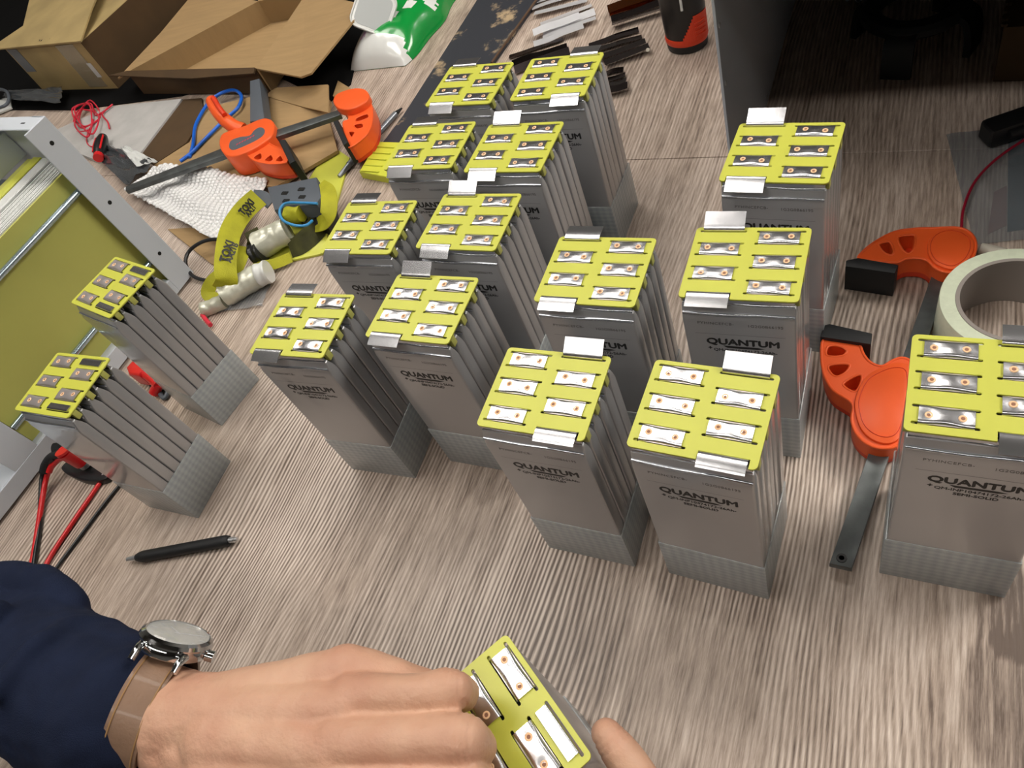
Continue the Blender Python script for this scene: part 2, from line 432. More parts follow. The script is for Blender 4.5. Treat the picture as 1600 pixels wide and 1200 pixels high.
_txt = {}
def text_mesh(body, size, wide, bold, m, spacing=1.0):
    """flat lettering, centred, in the XZ plane facing -Y, size in mm"""
    key = (body, size, wide, bold, m.name)
    if key in _txt: return _txt[key]
    cu = bpy.data.curves.new('lettering', 'FONT'); cu.body = body; cu.size = size * MM
    cu.extrude = 0.00003; cu.align_x = 'CENTER'; cu.align_y = 'CENTER'; cu.space_character = spacing
    cu.resolution_u = 3; cu.space_line = 0.8
    ob = bpy.data.objects.new('lettering', cu); COL.objects.link(ob)
    bpy.context.view_layer.update()
    dg = bpy.context.evaluated_depsgraph_get()
    me = bpy.data.meshes.new_from_object(ob.evaluated_get(dg))
    bpy.data.objects.remove(ob); bpy.data.curves.remove(cu)
    me.transform(Matrix.Diagonal((wide, 1, 1, 1)))
    if bold:
        b = bmesh.new()
        for k, (dx, dy) in enumerate(((0, 0), (1, 0.3), (-1, -0.3), (0.3, 1), (-0.3, -1))):
            t = me.copy(); t.transform(Matrix.Translation((dx * bold * MM, dy * bold * MM, k * 2e-6))); b.from_mesh(t); bpy.data.meshes.remove(t)
        b.to_mesh(me); b.free()
    me.materials.clear(); me.materials.append(m)
    me.name = 'lettering'
    _txt[key] = me
    return me

def capsule_hull(g, p0, r0, p1, r1, n=14):
    vs = []
    for p, r in ((p0, r0), (p1, r1)):
        res = bmesh.ops.create_uvsphere(g, u_segments=n, v_segments=n // 2 + 2, radius=r, matrix=Matrix.Translation(Vector(p)))
        vs += res['verts']
    r = bmesh.ops.convex_hull(g, input=vs)
    junk = [e for e in r['geom_interior'] if isinstance(e, bmesh.types.BMVert)]
    bmesh.ops.delete(g, geom=junk, context='VERTS')

def organic(name, caps, m, parent, voxel=1.3, smooth=6, sfac=0.6, disp=None):
    """one continuous surface grown round tapered limbs"""
    full = bpy.data.meshes.new(name)
    big = bmesh.new()
    for p0, r0, p1, r1 in caps:
        t = bmesh.new(); capsule_hull(t, p0, r0, p1, r1)
        tm = bpy.data.meshes.new('t'); t.to_mesh(tm); t.free(); big.from_mesh(tm); bpy.data.meshes.remove(tm)
    bmesh.ops.scale(big, vec=(MM, MM, MM), verts=big.verts)
    big.to_mesh(full); big.free()
    ob = bpy.data.objects.new(name, full); COL.objects.link(ob)
    r = ob.modifiers.new('r', 'REMESH'); r.mode = 'VOXEL'; r.voxel_size = voxel * MM; r.use_smooth_shade = True
    s = ob.modifiers.new('s', 'SMOOTH'); s.factor = sfac; s.iterations = smooth
    bpy.context.view_layer.update()
    dg = bpy.context.evaluated_depsgraph_get()
    me = bpy.data.meshes.new_from_object(ob.evaluated_get(dg))
    bpy.data.objects.remove(ob)
    if disp:
        nor = [v.normal.copy() for v in me.vertices]
        for v, nn in zip(me.vertices, nor): v.co = v.co + nn * disp(v.co / MM, nn) * MM
    me.polygons.foreach_set('use_smooth', [True] * len(me.polygons))
    me.materials.clear(); me.materials.append(m); me.name = name
    o = bpy.data.objects.new(name, me); COL.objects.link(o)
    if parent is not None:
        o.parent = parent; o.location = -Vector(parent.location)
    return o

# ================================================================ the setting
def struct(name, g, m):
    return tag(part(name, g, m, None), kind='structure')
struct('floor', G().box(-3200, 2600, -2200, 3000, -790, -750), M['floor'])
struct('ceiling', G().box(-3200, 2600, -2200, 3000, 2010, 2050), M['ceil'])
struct('wall_back', G().box(-3200, 2600, 3000, 3060, -750, 2010), M['wall'])
struct('wall_front', G().box(-3200, 2600, -2260, -2200, -750, 2010), M['wall'])
struct('wall_left', G().box(-3260, -3200, -2200, 3000, -750, 2010), M['wall'])
struct('wall_right', G().box(2600, 2660, -2200, 3000, -750, 2010), M['wall'])
for i, (x, y, z, sx, sy, e) in enumerate(LIGHTS):
    x, y, z, sx, sy = [q * 1000 for q in (x, y, z, sx, sy)]
    t = thing('ceiling_light', ['long ceiling light panel over the back of the workbench', 'ceiling light panel to the right of the workbench', 'long ceiling light panel behind the person', 'small square ceiling light above the hands'][i], 'ceiling light', (x, y, z), group='ceiling light panels')
    part('housing', G().box(x - sx / 2 - 15, x + sx / 2 + 15, y - sy / 2 - 15, y + sy / 2 + 15, z + 2, z + 60, 4), M['lampbody'], t)
    lm = mat('lit_diffuser', (255, 249, 240), 0.5, emit=e)
    part('diffuser', G().box(x - sx / 2, x + sx / 2, y - sy / 2, y + sy / 2, z - 4, z + 2), lm, t)

# ---- workbench
tb = thing('workbench', 'workbench with a grey brown wood grain top under everything', 'workbench', (0, 0, -750))
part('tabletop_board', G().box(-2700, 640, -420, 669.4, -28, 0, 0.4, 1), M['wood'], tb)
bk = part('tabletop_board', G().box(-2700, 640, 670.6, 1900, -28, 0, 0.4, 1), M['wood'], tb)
for x in (-2600, 560):
    for y in (-340, 1800):
        part('leg', G().box(x - 30, x + 30, y - 30, y + 30, -750, -28, 3), M['legs'], tb)

# ================================================================ battery packs
PW, PD = 75.6, 64.2            # top plate
ZP0, ZP1 = 181.0, 182.6
PITCH, CT = 11.25, 10.7
def shear(z): return -2.0 - 5.0 * (1 - z / 182)
def sheared(g):
    for v in g.bm.verts: v.co.y += shear(v.co.z)
    return g
def cell_mesh():
    g = G()
    prof = [(-CT / 2, 0.4), (-CT / 2, 163), (-CT / 2 + 1.2, 168), (-1.6, 175.5), (1.6, 175.5), (CT / 2 - 1.2, 168), (CT / 2, 163), (CT / 2, 0.4)]
    bm = g.bm
    a = [bm.verts.new((-36.6, y, z)) for y, z in prof]; b = [bm.verts.new((36.6, y, z)) for y, z in prof]
    n = len(prof); bm.faces.new(a); bm.faces.new(b[::-1])
    for i in range(n): bm.faces.new((a[i], b[i], b[(i + 1) % n], a[(i + 1) % n]))
    bmesh.ops.recalc_face_normals(bm, faces=bm.faces[:])
    bmesh.ops.bevel(bm, geom=[e for e in bm.edges if abs(e.verts[0].co.x - e.verts[1].co.x) < 1], offset=1.7, segments=3, affect='EDGES', profile=0.5)
    return g
def shifted(g, y):
    # each cell gets the pack's slight lean: shear keeps the local y of the cell
    bmesh.ops.translate(g.bm, verts=g.bm.verts, vec=(0, y, 0)); return sheared(g)
CY = [(-2.5 + i) * PITCH for i in range(6)]
cell_me = sheared(cell_mesh()).mesh('pouch_cell', M['pouch'], 30)
def seal_mesh():
    g = G()
    # thin sealed rim above the cell with a rolled bead, plus the crease across the shoulder
    g.box(-35.5, 35.5, -0.8, 0.8, 174, 180.3, 0.5)
    g.tube([(-35.5, 0, 175.6), (-12, 0.3, 175.9), (10, -0.3, 175.4), (35.5, 0, 175.7)], 1.5, 8, 4)
    g.tube([(-35.8, -3.6, 169.4), (-10, -4.0, 169.0), (15, -3.7, 169.7), (35.8, -3.6, 169.2)], 1.2, 8, 4)
    return sheared(g)
seal_me = seal_mesh().mesh('seal_rim', M['seal'], 50)
def tape_mesh():
    g = G(); g.box(-37.6, 37.6, CY[0] - CT / 2 - 0.7, CY[5] + CT / 2 + 0.7, 0.1, 56, 0.9, 2)
    bm = g.bm
    top = [f for f in bm.faces if f.normal.z > 0.9 and f.calc_area() > 1500]
    bmesh.ops.delete(bm, geom=top, context='FACES_ONLY')
    return sheared(g)
tape_me = tape_mesh().mesh('filament_tape_wrap', M['tape'], 30)

def plate_mesh(sign, notch, flat):
    """sign +1: terminals on the right half, -1: on the left"""
    def rrect(x0, x1, y0, y1, r, n=4):
        out = []
        for cx, cy, a0 in ((x1 - r, y1 - r, 0), (x0 + r, y1 - r, 90), (x0 + r, y0 + r, 180), (x1 - r, y0 + r, 270)):
            for k in range(n + 1):
                a = math.radians(a0 + 90 * k / n); out.append((cx + r * math.cos(a), cy + r * math.sin(a)))
        return out
    w, d = PW / 2, PD / 2
    outer = rrect(-w, w, -d, d, 3.0)
    if notch:
        # cut the front edge open where the terminal leaves
        o2 = rrect(-w, w, -d, d, 3.0)
        q = [p for p in o2]
        nx = [(4.2, -d), (4.2, -26.2), (33.2, -26.2), (33.2, -d)]
        if sign < 0: nx = [(-x, y) for x, y in nx][::-1]
        # outline is counter-clockwise; the front edge runs between the third and fourth corner
        k = next(i for i in range(len(q)) if q[i][1] < -d + 1e-6 and q[(i + 1) % len(q)][1] < -d + 1e-6 and q[(i + 1) % len(q)][0] - q[i][0] > 40)
        outer = q[:k + 1] + nx + q[k + 1:]
    holes = []
    def slot(side, y):
        x0, x1 = (3.2, 34.8)
        if side < 0: x0, x1 = -x1, -x0
        holes.append(rrect(x0, x1, y - 0.95, y + 0.95, 0.94, 3))
    for y in (28.5, 17.2, 6.6, -4.5, -15.7, -26.6): slot(-sign, y)
    for y in (28.5, 17.2, 6.6, -4.5, -15.7): slot(sign, y)
    if not notch: slot(sign, -26.6)
    cu = bpy.data.curves.new('plate', 'CURVE'); cu.dimensions = '2D'; cu.fill_mode = 'BOTH'; cu.extrude = (ZP1 - ZP0) / 2 * MM
    for lp in [outer] + holes:
        s = cu.splines.new('POLY'); s.points.add(len(lp) - 1); s.use_cyclic_u = True
        for pt, (x, y) in zip(s.points, lp): pt.co = (x * MM, y * MM, 0, 1)
    ob = bpy.data.objects.new('plate', cu); COL.objects.link(ob); bpy.context.view_layer.update()
    me = bpy.data.meshes.new_from_object(ob.evaluated_get(bpy.context.evaluated_depsgraph_get()))
    bpy.data.objects.remove(ob)
    bm = bmesh.new(); bm.from_mesh(me); bmesh.ops.remove_doubles(bm, verts=bm.verts, dist=1e-6)
    bmesh.ops.translate(bm, verts=bm.verts, vec=(0, 0, (ZP0 + ZP1) / 2 * MM)); bm.to_mesh(me); bm.free()
    me.materials.clear(); me.materials.append(M['fibre']); me.name = 'top_plate'
    return me
plates = {(s, n): plate_mesh(s, n, False) for s in (1, -1) for n in (True, False)}

def busbar_mesh(seed, dull):
    rnd = random.Random(seed)
    cx = [(-7.6 + rnd.uniform(-0.8, 0.8), rnd.uniform(-0.8, 0.8)), (7.6 + rnd.uniform(-0.8, 0.8), rnd.uniform(-0.8, 0.8))]
    ph = rnd.uniform(0, 6); tw = rnd.uniform(-0.25, 0.25)
    def fn(u, v):
        x = (u - 0.5) * 25.8; y = (v - 0.5) * 11.4
        e = abs(v - 0.5) * 2
        y *= 1 - 0.07 * math.cos((u - 0.5) * 2 * math.pi) + 0.02 * math.sin(ph + u * 9)
        z = 1.25 - 0.2 * e + 0.12 * math.sin(u * 7 + ph) + tw * (u - 0.5) * (v - 0.5) * 2
        z += 0.2 * math.exp(-((u - 0.5) / 0.17) ** 2) * (1 - e * e)
        if e > 0.78: z -= ((e - 0.78) / 0.22) ** 1.6 * 1.5
        for a, b in cx:
            r2 = (x - a) ** 2 + (y - b) ** 2
            z -= 0.32 * math.exp(-r2 / 10.0)
        return (x, y, z)
    g = G(); g.grid(26, 14, fn, 0.25)
    return g.mesh('busbar_tab', M['nickel_dull' if dull else 'nickel'], 60), cx
BUS = [busbar_mesh(k, False) for k in range(5)]
BUSD = [busbar_mesh(k + 20, True) for k in range(3)]
weld_me = G().lathe([(0.95, 0.0), (1.15, 0.28), (1.7, 0.34), (2.05, 0.2), (2.15, 0.0)], n=18).mesh('weld_spot', M['copper'], 60)
pit_me = G().lathe([(0.0001, 0.12), (0.6, 0.14), (1.05, 0.1), (1.05, 0.0), (0.0001, 0.0)], n=12).mesh('weld_pit', M['weldpit'], 60)

def up_tab_mesh(kind):
    g = G()
    if kind == 'up':      # stands up out of the rear slot and leans back
        pts = [(0, 28.5, 178), (0, 28.5, 182.8), (0, 29.6, 184.8), (0, 33.6, 187.2), (0, 39.6, 190.6)]
    elif kind == 'low':
        pts = [(0, 28.5, 178), (0, 28.5, 183.0), (0, 29.8, 185.2), (0, 34.0, 186.8), (0, 38.5, 187.2)]
    elif kind == 'flat_rear':
        pts = [(0, 28.5, 180), (0, 28.2, 182.9), (0, 27.2, 183.6), (0, 24.5, 183.4), (0, 21.4, 183.3)]
    elif kind == 'flat_front':
        pts = [(0, -26.6, 180), (0, -26.2, 182.9), (0, -25.2, 183.6), (0, -22.5, 183.4), (0, -20.2, 183.3)]
    elif kind == 'level':
        pts = [(0, 28.5, 178), (0, 28.5, 182.8), (0, 29.4, 184.6), (0, 33.5, 185.0), (0, 41.5, 184.2)]
    elif kind == 'down_level':
        pts = [(0, -26.7, 178), (0, -26.9, 182.4), (0, -28.3, 183.5), (0, -31.5, 183.6), (0, -34.8, 183.1), (0, -37, 182.2)]
    elif kind == 'steep':
        pts = [(0, -26.7, 178), (0, -26.9, 182.2), (0, -28.3, 183.0), (0, -32.5, 181.4), (0, -36.5, 179.2), (0, -38.6, 178.0)]
    elif kind == 'down':
        pts = [(0, -26.7, 178), (0, -26.9, 182.4), (0, -28.3, 183.4), (0, -31.5, 183.2), (0, -35.5, 182.2), (0, -38.8, 181.2)]
    g.ribbon(pts, 27.6, 0.3, (1, 0, 0), 4)
    return g.mesh('terminal_tab', M['nickel'], 60)
TERM = {k: up_tab_mesh(k) for k in ('up', 'low', 'level', 'down_level', 'flat_rear', 'flat_front', 'down', 'steep')}
spacer_me = G().box(-2.5, 2.5, -2.6, 2.6, 172.5, 181, 0.4).mesh('spacer_block', M['fibre_dark'])
post_me = G().box(-12, 12, -0.25, 0.25, 174, 182.5).mesh('cell_tab', M['nickel_dull'])

# printing on the outer face of the front cell (flat print)
def band_mesh():
    g = G(); bm = g.bm
    g.prism([(-12.5, 0.9), (9.5, 0.9), (13.2, -0.2), (9.5, -0.9), (-9.5, -0.9)], 0, 0.08)
    return g
ink = M['ink']
T_BIG = text_mesh('QUANTUM', 8.7, 1.10, 0.42, ink, 1.0)
T_MOD = text_mesh('QM-INP10474172-26Ah-', 3.9, 1.06, 0.11, ink, 1.0)
T_SEMI = text_mesh('SEMI-SOLID', 3.9, 1.10, 0.15, ink, 1.0)
T_PLUS = text_mesh('+', 5.0, 1.0, 0.3, ink, 1.0)
T_SERL = text_mesh('PYHINCEFCB-', 3.6, 1.0, 0.02, M['ink_faint'], 1.12)
T_SERR = text_mesh('1G2G0B66195', 3.6, 1.0, 0.02, M['ink_faint'], 1.05)
def flatprint(pts, m):
    g = G(); vs = [g.bm.verts.new((x, 0, z)) for x, z in pts]; f = g.bm.faces.new(vs); f.normal_update()
    if f.normal.y > 0: f.normal_flip()
    r = g.bm
    return g.mesh('print_mark', m, 0)
T_BAND = flatprint([(-13.5, 1.1), (9.5, 1.1), (14.6, 0.1), (9.5, -1.2), (-10.5, -1.2)], ink)
T_LINE = flatprint([(-29.5, 0.12), (29.5, 0.12), (29.5, -0.12), (-29.5, -0.12)], M['ink_faint'])

def make_pack(label, x, y, rz, kind, dull=False, seed=0, tabs=('up', 'down')):
    """kind: 'L' terminals on the left half, 'R' on the right, 'F' folded flat on the right"""
    rnd = random.Random(seed)
    t = thing('battery_pack', label, 'battery pack', (x, y, 0), rz, 'battery packs standing on the workbench')
    for i, cy in enumerate(CY):
        c = link('pouch_cell', cell_me, t, (rnd.uniform(-0.5, 0.5), cy, 0), (0, 0, rnd.uniform(-0.004, 0.004)))
        link('seal_rim', seal_me, c)
        if i == 0 and kind != 'F':
            yf = lambda z: -CT / 2 - 0.06 + shear(z)
            lean = math.atan2(5.0, 182)
            for nm, me, px, pz in (('brand_lettering', T_BIG, 1.9, 142.3), ('lettering', T_MOD, 3.0, 133.4),
                                   ('lettering', T_SEMI, 2.3, 129.0), ('lettering', T_PLUS, -20.4, 134.9),
                                   ('serial_lettering', T_SERL, -14.5, 161.4), ('serial_lettering', T_SERR, 17.5, 160.6),
                                   ('print_mark', T_BAND, 2.0, 137.2), ('print_mark', T_LINE, 0.5, 150.5)):
                flat = nm != 'print_mark'
                link(nm, me, c, (px, yf(pz), pz), (math.pi / 2 - lean if flat else -lean, 0, 0))
    link('filament_tape_wrap', tape_me, t)
    sgn = -1 if kind == 'L' else 1
    tp = link('top_plate', plates[(sgn, kind != 'F')], t)
    for s, ys in ((-sgn, (22.9, 1.1, -21.1)), (sgn, (11.9, -10.1))):
        for yy in ys:
            bank = BUSD if dull else BUS
            me, cx = bank[rnd.randrange(len(bank))]
            b = link('busbar_tab', me, t, (s * 18.6, yy, ZP1), (0, 0, rnd.uniform(-0.015, 0.015)))
            for a, c2 in cx:
                link('weld_spot', weld_me, b, (a, c2, 0.92)); link('weld_pit', pit_me, b, (a, c2, 0.95))
            for dy in (-5.5, 5.5): link('cell_tab', post_me, t, (s * 18.6, yy + dy, 0))
    if kind == 'F':
        for k in ('flat_rear', 'flat_front'):
            o = link('terminal_tab', TERM[k], t, (sgn * 18.6, 0, 0)); o.data = o.data
    else:
        link('terminal_tab', TERM[tabs[0]], t, (sgn * 18.6, 0, 0)); link('terminal_tab', TERM[tabs[1]], t, (sgn * 18.6, 0, 0))
    for yy in (17.2, -4.5, -24.5):
        for sx in (-1, 1): link('spacer_block', spacer_me, t, (sx * 35.2, yy, 0))
    return t

PACKS = [
 ('A', 'R', -91.6, 225.8, -0.039, ''),
 ('B', 'R', -194.9, 225.7, 0.002, ''), ('C', 'R', 50.6, 261.5, 0.002, ''), ('D', 'L', -424.7, 260.9, 0.048, ''),
 ('E', 'L', -319.6, 287.1, 0.002, ''), ('F', 'L', -191.4, 332.1, 0.0, ''), ('G', 'L', -89.0, 343.9, 0.013, ''),
 ('H', 'L', -82.7, 453.2, -0.061, ''), ('I', 'R', -301.2, 569.8, -0.007, ''), ('J', 'L', -396.3, 569.7, -0.040, ''),
 ('K', 'L', -309.6, 471.2, -0.019, ''), ('L', 'L', -401.2, 478.1, -0.002, ''), ('M', 'L', -317.2, 379.9, -0.008, ''),
 ('N', 'L', -416.2, 371.4, 0.027, ''), ('O', 'F', -687.4, 285.0, -0.189, ''), ('P', 'F', -653.0, 171.0, 0.030, '')]
LAB = {'A': 'battery pack directly left of the lower orange clamp jaw, front row, white rear tab',
 'B': 'battery pack in the front row just left of the pack beside the lower clamp jaw',
 'C': 'battery pack cut off by the right edge of the photo, beside the clamp bar',
 'D': 'leftmost battery pack of the main group, black tab at its left front corner',
 'E': 'battery pack immediately right of the leftmost pack of the main group',
 'F': 'battery pack in the centre right with a black front tab, bare wood behind it',
 'G': 'battery pack with orange reflections on its side, behind the front row right pack',
 'H': 'battery pack furthest right at the back, in front of the dark steel cabinet',
 'I': 'battery pack at the far right end of the double row, touching the metal strips',
 'J': 'battery pack at the far left end of the double row, by the black stained board',
 'K': 'second battery pack from the back in the right column of the double row',
 'L': 'second battery pack from the back in the left column, beside the yellow ribbed block',
 'M': 'third battery pack from the back in the right column of the double row',
 'N': 'third battery pack from the back in the left column, right of the headlamp',
 'O': 'rear one of two battery packs standing apart at the left, tabs folded flat',
 'P': 'front one of two battery packs standing apart at the left, beside the test leads'}
for i, (k, kind, x, y, r, _) in enumerate(PACKS):
    make_pack(LAB[k], x, y, r, kind, dull=kind == 'F', seed=i + 3, tabs=('up' if k in 'ABEGHKM' else 'level', 'down_level' if k in 'AB' else ('steep' if k in 'HIJKLMN' else 'down')))
a = P(793, 992.4, 182.5); b_ = P(924, 1178.8, 182.5)
qx = (b_ - a).normalized(); qy = Vector((-qx.y, qx.x, 0))
qc = (a + b_) / 2 - qy * (PD / 2)
QROT = math.atan2(qx.y, qx.x)
hq = make_pack('battery pack held between the hands at the bottom of the photo', qc.x, qc.y, QROT, 'R', seed=40, tabs=('flat_rear', 'down'))

# ================================================================ helpers for traced flat objects
def Q2(pts, z): return [P(x, y, z) for x, y in pts]
def smooth_loop(pts, k=4):
    return spline([Vector((p[0], p[1], 0)) for p in pts], k, True)
def holed(g, outer, holes, z0, z1):
    """prism with real holes; outlines in world mm"""
    cu = bpy.data.curves.new('t', 'CURVE'); cu.dimensions = '2D'; cu.fill_mode = 'BOTH'; cu.extrude = (z1 - z0) / 2
    for lp in [outer] + holes:
        s = cu.splines.new('POLY'); s.points.add(len(lp) - 1); s.use_cyclic_u = True
        for pt, v in zip(s.points, lp): pt.co = (v[0], v[1], 0, 1)
    ob = bpy.data.objects.new('t', cu); COL.objects.link(ob); bpy.context.view_layer.update()
    me = bpy.data.meshes.new_from_object(ob.evaluated_get(bpy.context.evaluated_depsgraph_get()))
    bpy.data.objects.remove(ob)
    me.transform(Matrix.Translation((0, 0, (z0 + z1) / 2)))
    g.bm.from_mesh(me); bpy.data.meshes.remove(me)
    bmesh.ops.remove_doubles(g.bm, verts=g.bm.verts, dist=1e-4)
    return g
def view(p): return (Vector((0, 0, CAMH)) - p).normalized()
def band(g, pts, w, th, smooth=6, tilt=0.0, closed=False):
    """strap lying roughly face up: band direction square to the path and level"""
    pts = [Vector(p) for p in pts]; ws = []
    for i, p in enumerate(pts):
        a = pts[max(0, i - 1)]; b = pts[min(len(pts) - 1, i + 1)]
        t = (b - a).normalized(); n = (Vector((0, 0, 1)) * (1 - tilt) + view(p) * tilt).normalized()
        ws.append(t.cross(n).normalized())
    return g.ribbon(pts, w, th, ws, smooth, closed)

# ================================================================ steel battery enclosure on the left
EA = 1.508 - math.pi / 2
EO = Vector((-870.5, 456, 0))
ER = Matrix.Translation(EO) @ Matrix.Rotation(EA, 4, 'Z')
enc = thing('battery_enclosure', 'open light grey steel enclosure holding olive yellow boards, at the left edge', 'enclosure', (-1000, 200, 0))
H_ = 264
g = G()
g.box(-2, 0, -34, 0, 4, H_, 0.6, 1, ER); g.box(-26, -2, -1.8, 0, 4, H_, 0, 1, ER)
part('rear_post', g, M['powder'], enc)
g = G(); g.box(-2, 0.2, -780, -34, 4, 26, 0.6, 1, ER); g.box(-30, -2, -780, -34, 24.4, 26, 0, 1, ER)
part('bottom_rail', g, M['powder'], enc)
g = G(); g.box(-430, -2, -24, 0, H_ - 1.8, H_, 0.8, 1, ER)
part('top_rail', g, M['powder'], enc)
g = G(); g.box(-430, -26, -1.8, 0, 4, H_ - 1.8, 0, 1, ER)
part('rear_wall', g, M['powder'], enc)
g = G(); g.box(-430, -2, -780, -1.8, 4, 6, 0, 1, ER)
part('floor_tray', g, M['powder'], enc)
g = G(); g.box(-2, -0.2, -336, -298, 26, H_, 0.6, 1, ER); g.box(-60, -2, -300, -298.2, 26, H_, 0, 1, ER)
part('middle_post', g, M['powder'], enc)
g = G(); g.box(-210, -208, -780, -338, 6, 200, 0, 1, ER)
part('inner_panel', g, M['powder_dark'], enc)
g = G(); g.box(-112, -110, -330, -4, 212, 246, 0.5, 1, ER); g.box(-138, -112, -330, -4, 244.5, 246, 0, 1, ER)
part('inner_beam', g, M['powder'], enc)
hp = ER @ Vector((-1.6, -18, 60))
hs = G()
for z in (60, 150, 240): hs.cyl(ER @ Vector((-1, -17, z)), ER @ Vector((0.35, -17, z)), 2.6, n=16)
for y in (-430, -560, -100): hs.cyl(ER @ Vector((-1, y, 15)), ER @ Vector((0.4, y, 15)), 2.6, n=16)
hs.cyl(ER @ Vector((-109.9, -120, 226)), ER @ Vector((-109.2, -120, 226)), 3.2, n=16)
part('screw_holes', hs, M['slotdark'], enc)
part('top_slot', G().box(-34, -26, -13.5, -11.5, H_ - 0.5, H_ + 0.2, 0, 1, ER), M['slotdark'], enc)
# olive board facing the bench and the stack of sheets behind it
part('side_board', G().box(-17, -14, -296, -6, 8, 205, 0.4, 1, ER), M['fibre_dark'], enc)
for k in range(12):
    x = -18.2 - k * 2.8
    part('stack_sheet', G().box(x - 2.0, x, -296, -8, 10, 206.5 + (k % 3) * 0.9, 0.3, 1, ER), M['lid'], enc)
part('white_insulator', G().box(-72, -53, -296, -8, 10, 211, 1, 1, ER), M['lid'], enc)
part('yellow_insulator', G().box(-90, -74, -296, -8, 10, 212, 1, 1, ER), M['fibre'], enc)
part('inner_board', G().box(-108, -92, -296, -8, 10, 209, 1, 1, ER), M['fibre_dark'], enc)
part('control_board', G().box(-300, -140, -290, -30, 190, 193, 0.4, 1, ER), M['holder'], enc)
for z in (181, 58):
    part('tie_rod', G().cyl(ER @ Vector((-8, -296, z)), ER @ Vector((-8, -6, z)), 4.2, n=20), M['rod'], enc, 60)
    
# ================================================================ grey cabinet on the right, its inside in shade
cab = thing('steel_cabinet', 'grey sheet steel cabinet open to the front, behind the furthest right battery pack', 'cabinet', (250, 900, 0))
CX0, CX1, CY0, CY1, CZ = -152, 630, 577, 1260, 246
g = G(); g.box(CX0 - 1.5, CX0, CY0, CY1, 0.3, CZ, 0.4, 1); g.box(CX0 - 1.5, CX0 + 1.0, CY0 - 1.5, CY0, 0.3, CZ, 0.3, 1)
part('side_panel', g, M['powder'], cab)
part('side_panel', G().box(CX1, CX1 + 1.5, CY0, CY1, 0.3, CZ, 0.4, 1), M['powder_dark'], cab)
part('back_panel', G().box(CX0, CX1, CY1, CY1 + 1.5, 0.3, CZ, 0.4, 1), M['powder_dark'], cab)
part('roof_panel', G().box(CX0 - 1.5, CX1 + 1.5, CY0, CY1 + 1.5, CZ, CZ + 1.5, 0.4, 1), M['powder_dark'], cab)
for y in (640, 760, 905, 1060):
    part('rivet', G().sphere((CX0, y, 9), 2.6, (0.5, 1, 1), 12), M['satin'], cab, 60)
for z in (150, 205):
    part('rivet', G().sphere((CX0, CY0 + 10, z), 2.4, (0.5, 1, 1), 12), M['satin'], cab, 60)

# ================================================================ clamp lying flat on the right
cl = thing('bar_clamp', 'orange and black trigger bar clamp lying flat between the right hand battery packs', 'clamp', (0, 380, 0))
g = G(); g.prism(Q2([(1296, 880), (1331, 888), (1480, 439), (1455, 432)], 14), 7.5, 14, 0.8)
part('bar', g, M['steel_bar'], cl)
c = P(1315, 872, 14)
g = G(); g.lathe([(1.6, 0), (1.8, 0.7), (3.4, 0.7), (3.6, 0)], (c.x, c.y, 14), 20)
part('bar_rivet', g, M['black'], cl)
def clamp_body(outer, holes, z1, z0, cap, parent, m='orange', web=True, capm='orange'):
    o = smooth_loop(Q2(outer, z1), 4)
    hs = [smooth_loop(Q2(h, z1), 4) for h in holes]
    g = G(); holed(g, o, hs, z0 + 6, z1)
    cx = sum((v.x for v in o)) / len(o); cy = sum((v.y for v in o)) / len(o)
    part('jaw_body', g, M[m], parent, 40)
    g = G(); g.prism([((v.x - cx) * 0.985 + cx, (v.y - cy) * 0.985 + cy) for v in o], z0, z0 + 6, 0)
    part('jaw_web', g, M['orange_red'], parent, 40)
    # raised lips round each opening
    for h in hs:
        part('opening_lip', G().tube([(v.x, v.y, z1 - 0.6) for v in h], 1.1, 8, 0, True), M[m], parent, 60)
    # rim round the outline
    part('rim', G().tube([(v.x, v.y, z1 - 0.5) for v in o], 1.3, 8, 0, True), M[m], parent, 60)
    if cap:
        c = smooth_loop(Q2(cap, z1 + 1.5), 5)
        g = G(); g.prism([(v.x, v.y) for v in c], z1 - 1, z1 + 2.2, 0.9, 2)
        part('round_boss', g, M[capm], parent, 40)
        mx = sum((v.x for v in c)) / len(c); my = sum((v.y for v in c)) / len(c)
        g = G(); g.tube([((v.x - mx) * 0.86 + mx, (v.y - my) * 0.86 + my, z1 + 2.25) for v in c], 0.35, 6, 0, True)
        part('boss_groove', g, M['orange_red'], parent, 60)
clamp_body([(1287, 530), (1284, 560), (1289, 587), (1303, 610), (1332, 630), (1331, 655), (1337, 675), (1353, 692), (1376, 700), (1400, 697), (1414, 680), (1422, 640), (1427, 590), (1424, 566), (1410, 559), (1395, 563), (1378, 572), (1360, 566), (1349, 553), (1340, 535), (1312, 528)],
           [[(1294, 541), (1310, 540), (1323, 547), (1318, 555), (1303, 557), (1291, 554)], [(1294, 572), (1312, 568), (1328, 570), (1322, 581), (1309, 588), (1299, 584)], [(1317, 601), (1330, 590), (1345, 585), (1346, 596), (1336, 612)]],
           27, 3, [(1336, 640), (1338, 618), (1352, 590), (1375, 575), (1400, 567), (1420, 572), (1424, 600), (1420, 640), (1408, 680), (1390, 693), (1365, 688), (1345, 670)], cl)
